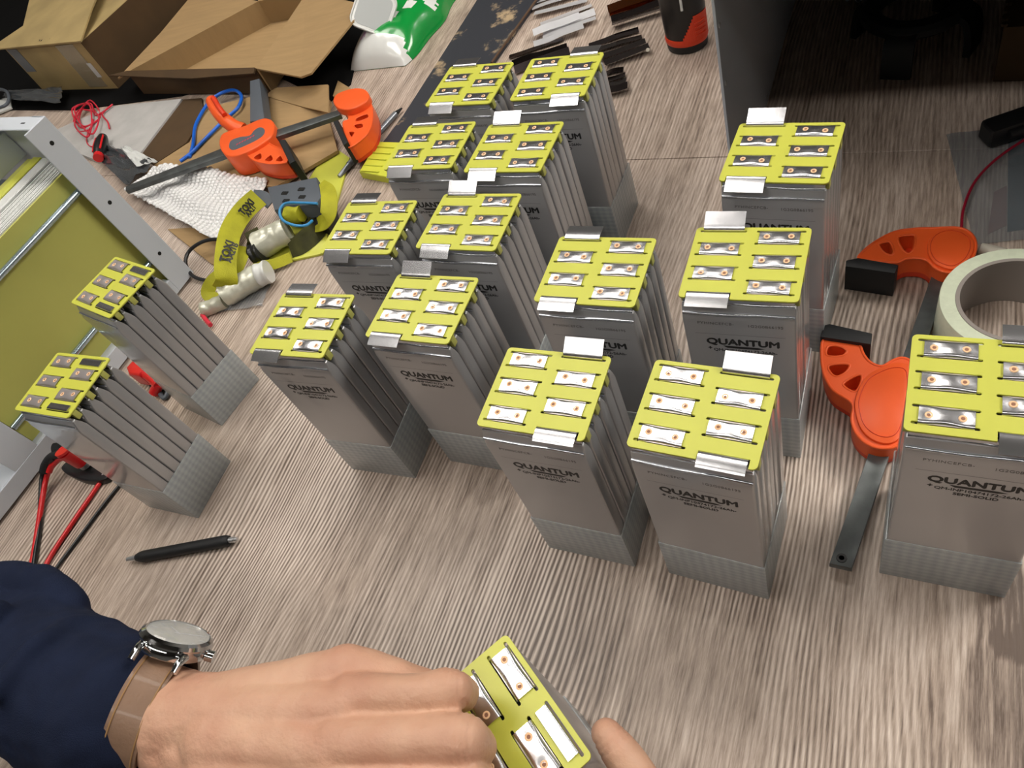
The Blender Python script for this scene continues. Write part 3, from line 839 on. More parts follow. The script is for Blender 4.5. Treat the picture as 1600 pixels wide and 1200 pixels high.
clamp_body([(1342, 404), (1350, 391), (1370, 376), (1398, 362), (1430, 357), (1462, 356), (1492, 355), (1511, 360), (1523, 373), (1524, 392), (1513, 412), (1497, 422), (1478, 425), (1461, 418), (1451, 408), (1436, 403), (1415, 404), (1400, 410), (1370, 408)],
           [[(1403, 371), (1416, 367), (1430, 368), (1429, 386), (1420, 396), (1409, 388)], [(1373, 382), (1382, 378), (1391, 378), (1397, 392), (1392, 399), (1380, 393)]],
           27, 3, [(1449, 390), (1452, 374), (1464, 362), (1484, 357), (1505, 361), (1520, 374), (1520, 393), (1508, 411), (1488, 421), (1466, 415), (1454, 404)], cl)
def pad(top, z1, z0, parent, m='rubber'):
    g = G(); g.prism(Q2(top, z1), z0, z1, 1.6, 2); part('rubber_pad', g, M[m], parent, 40)
pad([(1322, 406), (1341, 402), (1404, 413), (1399, 427), (1321, 416)], 31, 1, cl)
pad([(1286, 508), (1296, 505), (1363, 520), (1361, 538), (1282, 526)], 31, 1, cl)

# ================================================================ clamp lying on the cardboard at the upper left
cl2 = thing('bar_clamp', 'orange and black trigger bar clamp lying on brown cardboard at the upper left', 'clamp', (-850, 680, 0))
ZC = 48
bar = Q2([(196, 298), (196, 291), (345, 232), (430, 203), (530, 171), (532, 179), (434, 213), (350, 243)], 40)
g = G(); g.prism(bar, 33, 40, 0.8); part('bar', g, M['steel_bar'], cl2)
clamp_body([(384, 236), (392, 247), (405, 253), (425, 256), (448, 253), (446, 240), (440, 232), (430, 229), (421, 224), (412, 216), (398, 216), (384, 226)],
           [[(396, 246), (407, 239), (409, 247), (401, 250)], [(413, 250), (423, 242), (427, 249), (420, 253)], [(430, 251), (438, 243), (443, 250), (438, 253)]],
           ZC - 6, 14, None, cl2)
g = G(); o = smooth_loop(Q2([(342, 222), (346, 210), (360, 203), (382, 196), (402, 187), (416, 184), (426, 189), (428, 200), (423, 213), (408, 225), (388, 236), (368, 243), (354, 243), (345, 234)], ZC), 4)
g.prism([(v.x, v.y) for v in o], 12, ZC, 2.5, 3); part('trigger_housing', g, M['orange'], cl2, 45)
o = smooth_loop(Q2([(358, 226), (362, 219), (376, 214), (390, 212), (397, 204), (406, 199), (413, 202), (412, 210), (402, 218), (384, 227), (366, 234), (359, 232)], ZC + 0.3), 4)
g = G(); g.prism([(v.x, v.y) for v in o], ZC - 0.5, ZC + 0.5, 0.2, 1); part('name_plate', g, M['holder'], cl2)
def decal(body, size, wide, bold, m, p, ang, parent, name='lettering'):
    off = Vector((0, 0, 0)) if parent is None else Vector(parent.location) / MM
    o = link(name, text_mesh(body, size, wide, bold, m), parent, Vector(p) - off, (0, 0, ang))
    return o
pa, pb = P(368, 226, ZC + 0.7), P(405, 207, ZC + 0.7)
g = G()
for k in range(7):   # the worn red and silver print on the plate is not legible: short strokes
    a_ = pa.lerp(pb, 0.08 + k * 0.115); g.box(a_.x - 1.1, a_.x + 1.1, a_.y - 3.2, a_.y + 0.6, ZC + 0.5, ZC + 0.62)
part('worn_print', g, M['pinkred'], cl2)
g = G(); g.tube([P(x, y, z) for x, y, z in ((331, 158, 62), (338, 172, 60), (350, 186, 54), (366, 198, 44), (380, 204, 36))], 9.5, 12, 5, taper=lambda t: 1.0 + 0.25 * t)
part('trigger_handle', g, M['orange'], cl2, 60)
g = G(); g.tube([P(x, y, z) for x, y, z in ((333, 153, 71), (341, 166, 69), (351, 180, 63))], 4.2, 8, 4)
part('handle_recess', g, M['orange_red'], cl2, 60)
clamp_body([(536, 192), (545, 186), (541, 175), (533, 168), (548, 160), (566, 150), (574, 150), (581, 168), (581, 190), (574, 208), (562, 220), (545, 230), (541, 215)],
           [[(556, 185), (573, 178), (575, 184), (558, 190)], [(553, 195), (566, 193), (567, 199), (557, 201)], [(545, 206), (554, 206), (551, 213), (547, 213)]],
           ZC - 8, 12, None, cl2)
g = G(); o = smooth_loop(Q2([(520, 158), (524, 148), (538, 141), (556, 137), (570, 139), (576, 147), (573, 157), (560, 166), (542, 171), (527, 168)], ZC + 2), 4)
g.prism([(v.x, v.y) for v in o], ZC - 9, ZC + 2, 2.2, 3); part('round_boss', g, M['orange'], cl2, 45)
def pad3(pts, z1, z0, parent):
    g = G(); g.prism(Q2(pts, z1), z0, z1, 1.0, 1); part('rubber_pad', g, M['rubber'], parent, 40)
pad3([(435, 219), (445, 217), (461, 250), (452, 255)], 50, 14, cl2)
pad3([(520, 190), (528, 187), (543, 221), (536, 226)], 48, 14, cl2)
g = G(); g.prism(Q2([(390, 126), (405, 122), (413, 186), (390, 190)], 44), 20, 44, 2, 2); 
solo('sanding_bar', g, M['holder'], 'flat slate grey plastic bar on the cardboard behind the left orange clamp', 'bar')

# ================================================================ roll of tape
tr = thing('tape_roll', 'roll of pale green masking tape standing flat at the right edge', 'tape roll', (86, 440, 0))
part('tape', G().lathe([(42, 0.3), (52.6, 0.3), (53, 1), (53, 47), (52.6, 47.6), (42, 47.6)], (86, 440, 0), 72, close=True), M['paper_tape'], tr, 40)
part('core', G().lathe([(39, 0.3), (41.9, 0.3), (41.9, 48), (39, 48)], (86, 440, 0), 72, close=True), M['core'], tr, 40)
g = G(); g.cyl(P(1532, 388, 8), P(1570, 397, 8), 5, n=18); g.cyl(P(1532, 388, 8), P(1531.5, 387.9, 8), 3.6, n=18)
solo('plastic_sleeve', g, M['white_tube'], 'short ivory plastic sleeve between orange clamp and tape roll', 'tube', angle=50)

# ================================================================ things in the cabinet's shade
rc = P(1430, 8, 45)
br = thing('motor_bracket', 'black plastic ring on arched legs in the dark cabinet', 'bracket', (rc.x, rc.y, 0))
part('ring', G().lathe([(35, 36), (50, 36), (54, 40), (54, 46), (50, 50), (36, 50), (33, 46)], (rc.x, rc.y, 0), 48, close=True), M['rubber'], br, 40)
for k, an in enumerate((-100, -20, 60, 150)):
    a_ = math.radians(an)
    part('leg', G().ribbon([(rc.x + r_ * math.cos(a_), rc.y + r_ * math.sin(a_), z_) for r_, z_ in ((50, 42), (58, 36), (62, 20), (63, 0.5))], 30, 7, Vector((-math.sin(a_), math.cos(a_), 0)), 5), M['rubber'], br, 40)
g = G()
def wrinkle(pts, nx, ny, amp, f, z=2.0, seed=0):
    """bilinear patch through four px corners with creases"""
    c = [P(*q) for q in pts]
    def fn(u, v):
        p = (c[0] * (1 - u) + c[1] * u) * (1 - v) + (c[3] * (1 - u) + c[2] * u) * v
        h = noise.noise(Vector((u * f, v * f, seed))) + 0.5 * abs(noise.noise(Vector((u * f * 2.3, v * f * 2.3, seed + 5))))
        return Vector((p.x, p.y, p.z + z + amp * (h + 0.4)))
    return fn
g.grid(30, 30, wrinkle([(1478, 213), (1640, 190), (1640, 372), (1522, 385)], 30, 30, 2.5, 5, 1.0, 3), 0.25)
zb = solo('zip_bag', g, M['bag'], 'clear crinkled plastic zip bag lying in shade at the right edge', 'plastic bag', angle=60)
g = G(); g.prism(Q2([(1576, 200), (1660, 195), (1660, 350), (1574, 362)], 0.6), 0.1, 0.7)
solo('teal_card', g, M['bag_teal'], 'dark teal card under the clear plastic zip bag', 'card')
g = G(); g.prism(Q2([(1553, 300), (1573, 290), (1573, 352), (1543, 366)], 0.5), 0.1, 0.6)
solo('pink_card', mat and g, mat('dull_pink_card', (150, 110, 100), 0.6), 'dull pink paper slip under the clear plastic zip bag', 'paper')
g = G(); g.box(-1, 1, -1, 1, -1, 1, 0.25, 2); 
bmesh.ops.transform(g.bm, matrix=Matrix.Translation(P(1576, 198, 14)) @ Matrix.Rotation(0.5, 4, 'Z') @ Matrix.Diagonal((22, 11, 10, 1)), verts=g.bm.verts)
g.cyl(P(1576, 210, 16), P(1620, 196, 16), 4.5, n=14)
solo('cable_plug', g, M['black'], 'black cable plug lying on the clear plastic bag', 'plug')
solo('thin_wire', G().tube([P(x, y, z) for x, y, z in ((1502, 358, 6), (1506, 325, 7), (1524, 283, 7), (1560, 246, 8), (1612, 212, 9), (1650, 195, 9))], 1.3, 8), M['darkred'], 'crimson wire crossing the clear plastic bag on the right', 'wire', angle=60)
cbx = thing('cardboard_box', 'cardboard box with torn corrugated edge in the dark at the top right corner', 'box', P(1590, 60))
a_ = P(1551, 128, 0); b2 = P(1578, -20, 0)
pts = [(a_.x, a_.y), (a_.x + 130, a_.y - 10), (b2.x + 130, b2.y), (b2.x, b2.y)]
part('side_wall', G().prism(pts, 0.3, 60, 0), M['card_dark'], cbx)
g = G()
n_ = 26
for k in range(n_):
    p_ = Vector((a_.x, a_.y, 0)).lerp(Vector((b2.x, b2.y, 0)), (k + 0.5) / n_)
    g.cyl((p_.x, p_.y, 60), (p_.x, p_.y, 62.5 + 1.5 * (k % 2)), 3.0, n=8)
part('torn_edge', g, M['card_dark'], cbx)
g = G(); g.grid(16, 10, wrinkle([(1305, -30), (1390, -30), (1386, 12), (1322, 14)], 16, 10, 8, 4, 6, 9), 1)
solo('cloth_rag', g, M['powder_dark'], 'grey crumpled rag in the dark at the top edge', 'cloth')

# ================================================================ metal strips
STR = [
 ('bright crumpled metal strips at the top edge, right of the stained board', 'strip_bright', [((832, 6), (912, -22)), ((832, 14), (915, -12)), ((835, 22), (918, 0))]),
 ('silvery metal strips in the small stack under the top edge, left of the cordless tool', 'strip_bright', [((845, 40), (925, 10)), ((848, 50), (930, 20)), ((848, 58), (931, 29)), ((834, 70), (912, 42)), ((833, 52), (906, 26))]),
 ('dark glossy metal strips lying between the two rearmost battery packs', 'strip', [((796, 90), (880, 62)), ((800, 100), (886, 72)), ((804, 110), (890, 80))]),
 ('dark and copper coloured metal strips at the top edge beside the cordless tool', 'strip_copper', [((954, 10), (1030, -16)), ((952, 20), (1035, -4)), ((955, 30), (1034, 4)), ((956, 38), (1034, 14)), ((950, 16), (1028, -10))]),
 ('dark glossy metal strips pointing right, just behind the rearmost right battery pack', 'strip', [((920, 72), (998, 48)), ((928, 80), (1003, 58)), ((936, 90), (1009, 66)), ((944, 98), (1014, 73))]),
 ('short visible ends of dark metal strips right of the rearmost right battery pack', 'strip', [((935, 118), (974, 109)), ((940, 127), (977, 118)), ((942, 136), (979, 127)), ((944, 144), (981, 135))]),
]
rs = random.Random(4)
for bi, (lab, mm, lst) in enumerate(STR):
    for k, (p0, p1) in enumerate(lst):
        z = 0.6 + 2.2 * k
        a_, b2 = P(*p0, z), P(*p1, z)
        mids = [a_.lerp(b2, t) + Vector((0, 0, rs.uniform(0, 2.5))) for t in (0, 0.3, 0.6, 1)]
        d = (b2 - a_).normalized(); w = Vector((-d.y, d.x, rs.uniform(-0.3, 0.3)))
        g = G(); g.ribbon(mids, 15, 0.5, w, 4)
        m_ = M['strip'] if (mm == 'strip_copper' and k not in (1, 4)) else M[mm]
        solo('metal_strip', g, m_, lab, 'metal strip', group=lab)
g = G(); g.cyl(P(1012, 78, 0.3), P(1012, 78, 9), 2.5, n=10)
solo('plastic_peg', g, M['white_tube'], 'tiny white peg at the right end of the dark strips', 'peg')

# ================================================================ cordless tool standing on the bench
tc_ = P(1075, 71, 0)
tl = thing('cordless_tool', 'black and red cordless tool standing upright at the top edge', 'power tool', (tc_.x, tc_.y, 0))
def ovl(prof, m, nm, sx=1.0, sy=0.82):
    g = G(); g.lathe(prof, (0, 0, 0), 40)
    bmesh.ops.transform(g.bm, matrix=Matrix.Translation((tc_.x, tc_.y, 0)) @ Matrix.Rotation(-0.1, 4, 'Z') @ Matrix.Diagonal((sx, sy, 1, 1)), verts=g.bm.verts)
    return part(nm, g, M[m], tl, 40)
ovl([(24, 0.3), (26, 2), (27, 9), (27, 11)], 'rubber', 'foot')
ovl([(27, 11), (28, 14), (28, 19), (27.4, 20)], 'orange_red', 'battery_band')
ovl([(27, 20), (27.5, 30), (28.5, 60), (30, 100), (31, 150), (31, 175)], 'black', 'body')
g = G()
mx = Matrix.Translation((tc_.x, tc_.y, 0)) @ Matrix.Rotation(-0.1, 4, 'Z')
for k in range(18):
    a0 = math.radians(-78 + k * 4.6); 
    top = 24 + 26 * min(1, k / 7.0)
    g.box(-1.4, 1.4, -0.8, 0.8, 18, top, 0, 1, mx @ Matrix.Translation((28.2 * math.cos(a0), 23.2 * math.sin(a0), 0)) @ Matrix.Rotation(a0 + math.pi / 2, 4, 'Z'))
part('red_side_panel', g, M['orange_red'], tl)
for k in range(4):
    g = G(); a0 = math.radians(-48); a1 = math.radians(-12)
    g.tube([mx @ Vector((29.6 * math.cos(a0 + (a1 - a0) * t / 4), 24.6 * math.sin(a0 + (a1 - a0) * t / 4), 24 + k * 5.5)) for t in range(5)], 1.0, 6, 3)
    part('grip_rib', g, M['orange_red'], tl, 60)
g = G(); g.box(-1.5, 1.5, -1, 1, 62, 108, 0.4, 1, mx @ Matrix.Translation((9, -24.6, 0)))
part('white_marking', g, M['lid'], tl)

# ================================================================ wipes packet, lid, stained board
bd = thing('stained_board', 'plywood board with black paint stains behind the battery packs', 'board', (-600, 850, 0))
g = G(); g.prism([P(842, -6, 7)[:], P(768, 98, 7)[:], P(700, 185, 7)[:], P(600, 262, 7)[:], P(585, 240, 7)[:], P(630, 180, 7)[:], P(672, 115, 7)[:], P(758, -20, 7)[:]], 0.3, 7)
part('plywood', g, M['paintboard'], bd)
a_, b2 = P(842, -6, 7), P(768, 98, 7)
part('dark_edging', G().tube([a_, a_.lerp(b2, 0.5), b2], 1.8, 8, 2), M['edge_brown'], bd)

wp = thing('wipes_packet', 'green and white glossy packet of wipes at the top edge', 'packet', P(640, 60))
c0, c1 = P(590, 108, 0), P(712, -70, 0)
ax = (c1 - c0); ln = ax.length; ax.normalize(); sd = Vector((ax.y, -ax.x, 0))
def packet(u, v, lo=False):
    s = (v - 0.5) * 2; e = (u - 0.5) * 2
    wv = 70 * (1 - 0.20 * max(0, -e) ** 3) * (1 + 0.04 * math.sin(u * 23))
    prof = max(0.0, (1 - abs(s) ** 2.4)) ** 0.55 * max(0.0, (1 - abs(e) ** 5)) ** 0.6
    n_ = noise.noise(Vector((u * 7, v * 4, 1.3))) * 5 + noise.noise(Vector((u * 17, v * 9, 4.3))) * 2
    p = c0 + ax * (u * ln) + sd * (s * wv + 6 * math.sin(u * 5))
    z = 1 + prof * (50 + n_)
    if lo: z = 0.4
    return Vector((p.x, p.y, z))
g = G(); g.grid(70, 40, lambda u, v: packet(u, v), 0)
cent = [(f.calc_center_median(), f) for f in g.bm.faces]
blobs = [(0.30, 0.72, 0.035), (0.42, 0.80, 0.03), (0.48, 0.66, 0.05), (0.22, 0.60, 0.02), (0.60, 0.85, 0.045), (0.70, 0.70, 0.04), (0.36, 0.90, 0.03), (0.55, 0.55, 0.03), (0.8, 0.9, 0.04)]
mauve = [(0.12, 0.28, 0.03), (0.66, 0.34, 0.06), (0.58, 0.42, 0.035), (0.72, 0.45, 0.03), (0.2, 0.5, 0.02)]
for p, f in cent:
    d = p - c0; u = d.dot(ax) / ln; v = ((d.dot(sd) - 6 * math.sin(u * 5)) / 70 + 1) / 2
    edge = 0.56 - 0.12 * math.sin(u * 6 + 0.4) + 0.06 * noise.noise(Vector((u * 14, v * 14, 0))) + (0.4 if u < 0.10 else 0)
    k = 1 if v > edge else 0
    for bx, by, r in blobs:
        q = noise.noise(Vector((u * 40, v * 40, 2))) * 0.02
        if (u - bx) ** 2 + ((v - by) * 0.5) ** 2 < (r + q) ** 2: k = 0
    for bx, by, r in mauve:
        q = noise.noise(Vector((u * 40, v * 40, 7))) * 0.025
        if (u - bx) ** 2 + ((v - by) * 0.5) ** 2 < (r * 0.6 + q) ** 2: k = 2
    f.material_index = k
g2 = G(); g2.grid(20, 12, lambda u, v: packet(u, v, True), 0)
part('film_wrap', g, [M['whitefilm'], M['green'], M['mauve']], wp, 60)
part('film_base', g2, M['green'], wp, 60)
ld = thing('box_lid', 'white rounded square plastic lid tilted beside the wipes packet', 'lid', P(584, 22, 50))
lc = P(584, 18, 62)
def rsq(s, r, n=6):
    out = []
    for cx, cy, a0 in ((s - r, s - r, 0), (-s + r, s - r, 90), (-s + r, -s + r, 180), (s - r, -s + r, 270)):
        for k in range(n + 1):
            a = math.radians(a0 + 90 * k / n); out.append((cx + r * math.cos(a), cy + r * math.sin(a)))
    return out
ln_ = (view(lc) * 0.75 + Vector((0, 0, 0.35))).normalized(); lx = (CR * 0.93 - CU * 0.35); lx = (lx - ln_ * lx.dot(ln_)).normalized(); ly = ln_.cross(lx)
LM = Matrix(((lx.x, ly.x, ln_.x, lc.x), (lx.y, ly.y, ln_.y, lc.y), (lx.z, ly.z, ln_.z, lc.z), (0, 0, 0, 1)))
g = G(); g.prism(rsq(33, 14), -2, 3, 1.4, 2, LM); part('lid_plate', g, M['lid'], ld, 40)
g = G(); g.prism(rsq(27, 11), 3, 3.4, 0.3, 1, LM); part('lid_recess', g, M['lid_in'], ld, 40)
g = G(); g.tube([LM @ Vector((x * 0.97, y * 0.97, 3.2)) for x, y in rsq(33, 14)], 1.6, 8, 0, True); part('lid_rim', g, M['lid'], ld, 60)

# ================================================================ cardboard boxes and the dark rear of the bench
g = G(); g.prism([(-2690, 1890), (-2690, 900), P(20, 172, 1)[:2], P(120, 172, 1)[:2], P(285, 150, 1)[:2], P(420, 112, 1)[:2], P(515, 160, 1)[:2], P(548, 132, 1)[:2], P(560, 80, 1)[:2], P(620, -30, 1)[:2], (-900, 1890)], 0.2, 2.2)
solo('added_black_sheet', g, M['matblack'], 'added flat black sheet under the cardboard boxes at the upper left', 'mat')  # black sheet added for the dark areas round the boxes
ba = thing('cardboard_box', 'scuffed taped cardboard box with handwriting on top, at the top left', 'box', P(150, 100))
fr = P(185, 138, 2.5); fl = P(75, 141, 2.5)
ux = (fl - fr).normalized(); uy = Vector((-ux.y, ux.x, 0)); uy = uy if uy.y > 0 else -uy
HA = 106
lw = 290
pts = [fr, fr + ux * lw, fr + ux * lw + uy * 330, fr + uy * 330]
g = G(); g.prism([p[:2] for p in pts], 2.4, HA, 0); part('box_body', g, M['card_old'], ba)
g = G(); ex = -ux * 1.5; g.prism([p[:2] for p in (fr + ex * 0.1, fr + ex, fr + ex + uy * 330, fr + ex * 0.1 + uy * 330)], 2.6, HA - 0.5); part('side_panel', g, M['card_dark'], ba)  # thin darker panel: shade of the right side put into the colour
g = G(); g.sheet([P(128, 66, HA + 3), P(145, 15, HA + 16), P(160, -20, HA + 18), P(55, -30, HA + 10), P(38, 42, HA + 8), P(-30, 88, HA + 4), P(-30, 92, HA + 3), P(0, 78, HA + 2)], 3)
part('top_flap', g, M['card_old'], ba)
fn_ = -uy
def onface(s, z, o=0.6): return fr + ux * s + Vector((0, 0, z - 2.5)) + fn_ * o
g = G(); g.sheet([onface(95, 8), onface(30, 8), onface(30, HA - 2), onface(95, HA - 2)], 0.3); part('packing_tape', g, M['cardtape'], ba)
g = G(); g.sheet([onface(22, 30, 1), onface(38, 30, 1), onface(38, 62, 1), onface(22, 62, 1)], 0.3); part('paper_label', g, M['lid'], ba)
g = G(); g.sheet([onface(245, 50, 1), onface(285, 50, 1), onface(285, 104, 1), onface(245, 104, 1)], 0.3); part('grey_label', g, M['powder_dark'], ba)
g = G(); rr = random.Random(11)
for k in range(17):     # handwritten line, illegible
    q0 = P(60 + k * 4.3, 62 - k * 0.75, HA + 7)
    pts_ = [q0 + Vector((rr.uniform(-3, 3), rr.uniform(-8, 8), 0)) for _ in range(4)]
    g.tube(pts_, 0.9, 5, 3)
part('handwriting', g, M['ink'], ba)
bb = thing('cardboard_box', 'open empty cardboard box with its flaps spread, at the upper left', 'box', (-1060, 950, 0))
HB = 50
fl_, fr_, rr_, rl_ = [Vector((v.x, v.y, 0)) for v in (P(200, 112, 50), P(400, 107, 50), P(500, 22, 5), P(424, 36, 5))]
def wallq(nm, a, b, z0=2.6, z1=HB, th=3.2, m='card'):
    d = (b - a).normalized(); n_ = Vector((d.y, -d.x, 0)) * th
    g = G(); g.prism([a[:2], b[:2], (b + n_)[:2], (a + n_)[:2]], z0, z1); part(nm, g, M[m], bb)
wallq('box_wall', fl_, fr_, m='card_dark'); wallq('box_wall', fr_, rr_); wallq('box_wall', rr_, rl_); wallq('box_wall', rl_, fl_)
g = G(); g.prism([fl_[:2], fr_[:2], rr_[:2], rl_[:2]], 2.4, 5); part('box_floor', g, M['card'], bb)
U = lambda v, z: Vector((v.x, v.y, z))
g = G(); g.sheet([U(fr_, HB), U(rr_, HB), P(572, 8, HB + 18), P(486, 114, HB + 6), P(470, 120, HB + 5)], 3); part('side_flap', g, M['card'], bb)
g = G(); g.sheet([U(rl_, HB), U(fl_, HB), P(184, 122, HB - 12), P(250, 52, HB - 12), P(310, -20, HB - 12)], 3); part('side_flap', g, M['card'], bb)
g = G(); g.sheet([U(rr_, HB), U(rl_, HB), P(390, -60, HB + 30), P(520, -60, HB + 20)], 3); part('rear_flap', g, M['card'], bb)
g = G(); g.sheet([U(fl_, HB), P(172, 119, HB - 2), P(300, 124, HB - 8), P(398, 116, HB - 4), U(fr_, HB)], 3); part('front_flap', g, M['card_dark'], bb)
# flattened sheet the clamp lies on
cs = thing('cardboard_sheet', 'flattened brown cardboard under the left orange clamp', 'cardboard', (-900, 700, 0))
g = G(); g.prism([p[:2] for p in Q2([(322, 168), (405, 148), (509, 150), (517, 158), (512, 180), (527, 235), (430, 292), (225, 268), (296, 222)], 10)], 5, 10, 0); part('sheet_panel', g, M['card'], cs)
g = G(); g.sheet([P(413, 150, 10.5), P(430, 137, 14), P(512, 132, 34), P(513, 176, 26), P(470, 166, 12)], 2.5); part('raised_fold', g, M['card'], cs)
g = G(); g.prism([p[:2] for p in Q2([(520, 150), (528, 126), (548, 138), (540, 160)], 8)], 2.4, 8, 0); part('sheet_panel', g, M['card'], cs)
g = G(); g.prism([p[:2] for p in Q2([(217, 240), (270, 156), (314, 152), (318, 182), (290, 222), (240, 256)], 6)], 0.3, 4.6, 0)
solo('cardboard_offcut', g, M['card_dark'], 'dark brown cardboard offcut between the white foam sheet and blue cable', 'cardboard')
g = G(); g.prism([p[:2] for p in Q2([(60, 215), (120, 188), (172, 166), (284, 154), (216, 243), (150, 250)], 8)], 0.3, 8, 0.6)
solo('foam_sheet', g, M['foamgrey'], 'white grey foam sheet below the dark gap under the boxes', 'foam sheet')
g = G(); g.tube([P(x, y, z) for x, y, z in ((282, 252, 12), (300, 238, 14), (318, 220, 14), (350, 188, 16), (372, 168, 18), (377, 150, 18), (366, 141, 18), (345, 146, 18), (325, 162, 16), (306, 195, 14), (302, 225, 14), (296, 246, 12))], 3.0, 10)
solo('coiled_cable', g, M['blue'], 'bright blue cable looped behind the left orange clamp', 'cable', angle=60)
# red wire tangle
tgl = G(); rr = random.Random(5)
pts_ = []
for k in range(26):
    a0 = k * 1.25; rx = 17 + 7 * math.sin(k * 1.7)
    pts_.append(P(129 + rx * math.cos(a0) + k * 0.4, 187 + rx * 1.2 * math.sin(a0) - 0.2 * k, 12 + 6 * math.sin(k * 0.9)))
pts_ += [P(x, y, 12) for x, y in ((165, 172), (176, 163), (160, 178), (168, 190), (171, 201))]
tgl.tube(pts_, 1.6, 6, 7)
tgl.tube([P(x, y, 11) for x, y in ((140, 200), (135, 218), (140, 228), (152, 229))], 1.1, 6, 5)
solo('wire_tangle', tgl, M['pinkred'], 'tangle of thin red wire behind the grey enclosure', 'wire', angle=60)
sd_ = thing('screwdriver', 'stubby screwdriver with black and red handle on the foam sheet', 'screwdriver', P(160, 228, 18))
d0, d1 = P(154, 244, 20), P(161, 214, 22)
part('handle', G().tube([d0.lerp(d1, t) for t in (0, 0.2, 0.5, 0.8, 1.0)], 10.5, 16, 4, taper=lambda t: 0.75 + 0.35 * math.sin(math.pi * t)), M['black'], sd_, 50)
part('handle_collar', G().cyl(d0.lerp(d1, -0.10), d0.lerp(d1, 0.12), 8.6, n=18), M['red'], sd_, 50)
for s in (-1, 1):
    off = (d1 - d0).cross(Vector((0, 0, 1))).normalized() * 7.5 * s + Vector((0, 0, 7))
    part('grip_stripe', G().tube([d0.lerp(d1, 0.15) + off, d0.lerp(d1, 0.5) + off * 1.1, d0.lerp(d1, 0.85) + off], 1.8, 6, 4), M['red'], sd_, 60)
g = G(); g.grid(26, 16, wrinkle([(15, 167), (22, 155), (110, 149), (108, 174)], 26, 16, 9, 4, 18, 12), 0.4)
solo('antistatic_bag', g, M['bag_dark'], 'dark grey crinkled bag between enclosure top and scuffed box', 'plastic bag', angle=60)
g = G(); g.grid(26, 16, wrinkle([(160, 255), (182, 236), (254, 264), (205, 298)], 26, 16, 10, 4, 9, 15), 0.4)
solo('antistatic_bag', g, M['bag_dark'], 'silvery crinkled bag beside the screwdriver and bubble wrap', 'plastic bag', angle=60)
g = G(); g.grid(8, 14, wrinkle([(200, 245), (208, 240), (258, 266), (226, 274)], 8, 14, 6, 6, 16, 25), 0.4)
solo('torn_paper', g, M['lid'], 'torn bright white paper edge on the silvery bag', 'paper', angle=60)
solo('curved_cable', G().tube([P(x, y, 30) for x, y in ((-20, 172), (6, 166), (14, 155), (10, 143), (-6, 139), (-30, 140))], 3.5, 10), M['holder'], 'grey curved cable at the left edge above the enclosure', 'cable', angle=60)
g = G(); g.prism(Q2([(-30, 150), (8, 146), (10, 160), (-30, 176)], 20), 2.6, 6)
solo('paper_note', g, M['lid'], 'white paper under the grey curved cable at the left edge', 'paper')

# ================================================================ bubble wrap, headlamp, yellow board
g = G(); poly = Q2([(516, 226), (546, 246), (503, 396), (430, 412), (415, 400), (470, 300)], 3.5)
g.prism([p[:2] for p in poly], 0.3, 3.5, 0.4); solo('fibreglass_board', g, M['fibre'], 'flat yellow green board under the headlamp', 'board')
bw = thing('bubble_wrap', 'sheet of bubble wrap between the grey enclosure and headlamp', 'bubble wrap', (-950, 600, 0))
co = [P(205, 305), P(262, 268), P(425, 292), P(372, 402)]
def bwf(u, v):
    p = (co[0] * (1 - u) + co[1] * u) * (1 - v) + (co[3] * (1 - u) + co[2] * u) * v
    w = noise.noise(Vector((u * 3, v * 3, 8))) * 12
    p = p + Vector((noise.noise(Vector((v * 5, 0, 1))) * 14 * (1 - 2 * u), noise.noise(Vector((u * 5, 3, 1))) * 14 * (1 - 2 * v), 0))
    return Vector((p.x, p.y, 16 + w))
g = G(); g.grid(30, 40, bwf, 0.5); part('film_sheet', g, M['bubble'], bw, 60)
g = G()
dome = [(1.0, 0.0), (0.94, 0.35), (0.72, 0.68), (0.38, 0.92)]
nb_u, nb_v = 21, 30
bm_ = g.bm
for i in range(nb_u):
    for j in range(nb_v):
        u = (i + 0.5 + 0.5 * (j % 2)) / (nb_u + 0.5); v = (j + 0.5) / nb_v
        p = bwf(u, v); rings = []
        for r_, h_ in dome: rings.append([bm_.verts.new((p.x + 4.2 * r_ * math.cos(k * math.pi / 3.5), p.y + 4.2 * r_ * math.sin(k * math.pi / 3.5), p.z + 3.4 * h_)) for k in range(7)])
        for a_, b2 in zip(rings, rings[1:]):
            for k in range(7): bm_.faces.new((a_[k], a_[(k + 1) % 7], b2[(k + 1) % 7], b2[k]))
        bm_.faces.new(rings[-1])
o = part('air_bubbles', g, M['bubble'], bw, 60); o['kind'] = 'stuff'
cf = G(); cf.sheet([P(262, 358, 3), P(350, 352, 3), P(360, 420, 3), P(330, 412, 3)], 2.5)
solo('cardboard_offcut', cf, M['card'], 'brown cardboard piece under the lower corner of the bubble wrap', 'cardboard')
solo('looped_cable', G().tube([P(x, y, z) for x, y, z in ((362, 382, 20), (340, 374, 22), (316, 378, 22), (296, 392, 18), (290, 410, 14), (298, 428, 8), (312, 436, 6), (335, 440, 6))], 2.6, 10), M['black'], 'thin black cable looping left of the yellow headlamp strap', 'cable', angle=60)
hl = thing('headlamp', 'headlamp with yellow lettered strap, grey holder and foil rolls, left of centre', 'headlamp', P(430, 380))
def bandp(nm, pts, w, m='strap', tilt=0.55, th=1.3):
    g = G(); band(g, [P(*q) for q in pts], w, th, 7, tilt)
    for v in g.bm.verts: v.co.z = max(v.co.z, 4.0)
    return part(nm, g, M[m], hl, 50)
S1 = [(404, 308, 48), (386, 324, 52), (370, 344, 54), (359, 366, 54), (354, 392, 52), (352, 420, 46), (354, 440, 36), (347, 455, 22)]
bandp('strap', S1, 27, 'strap', 0.9)
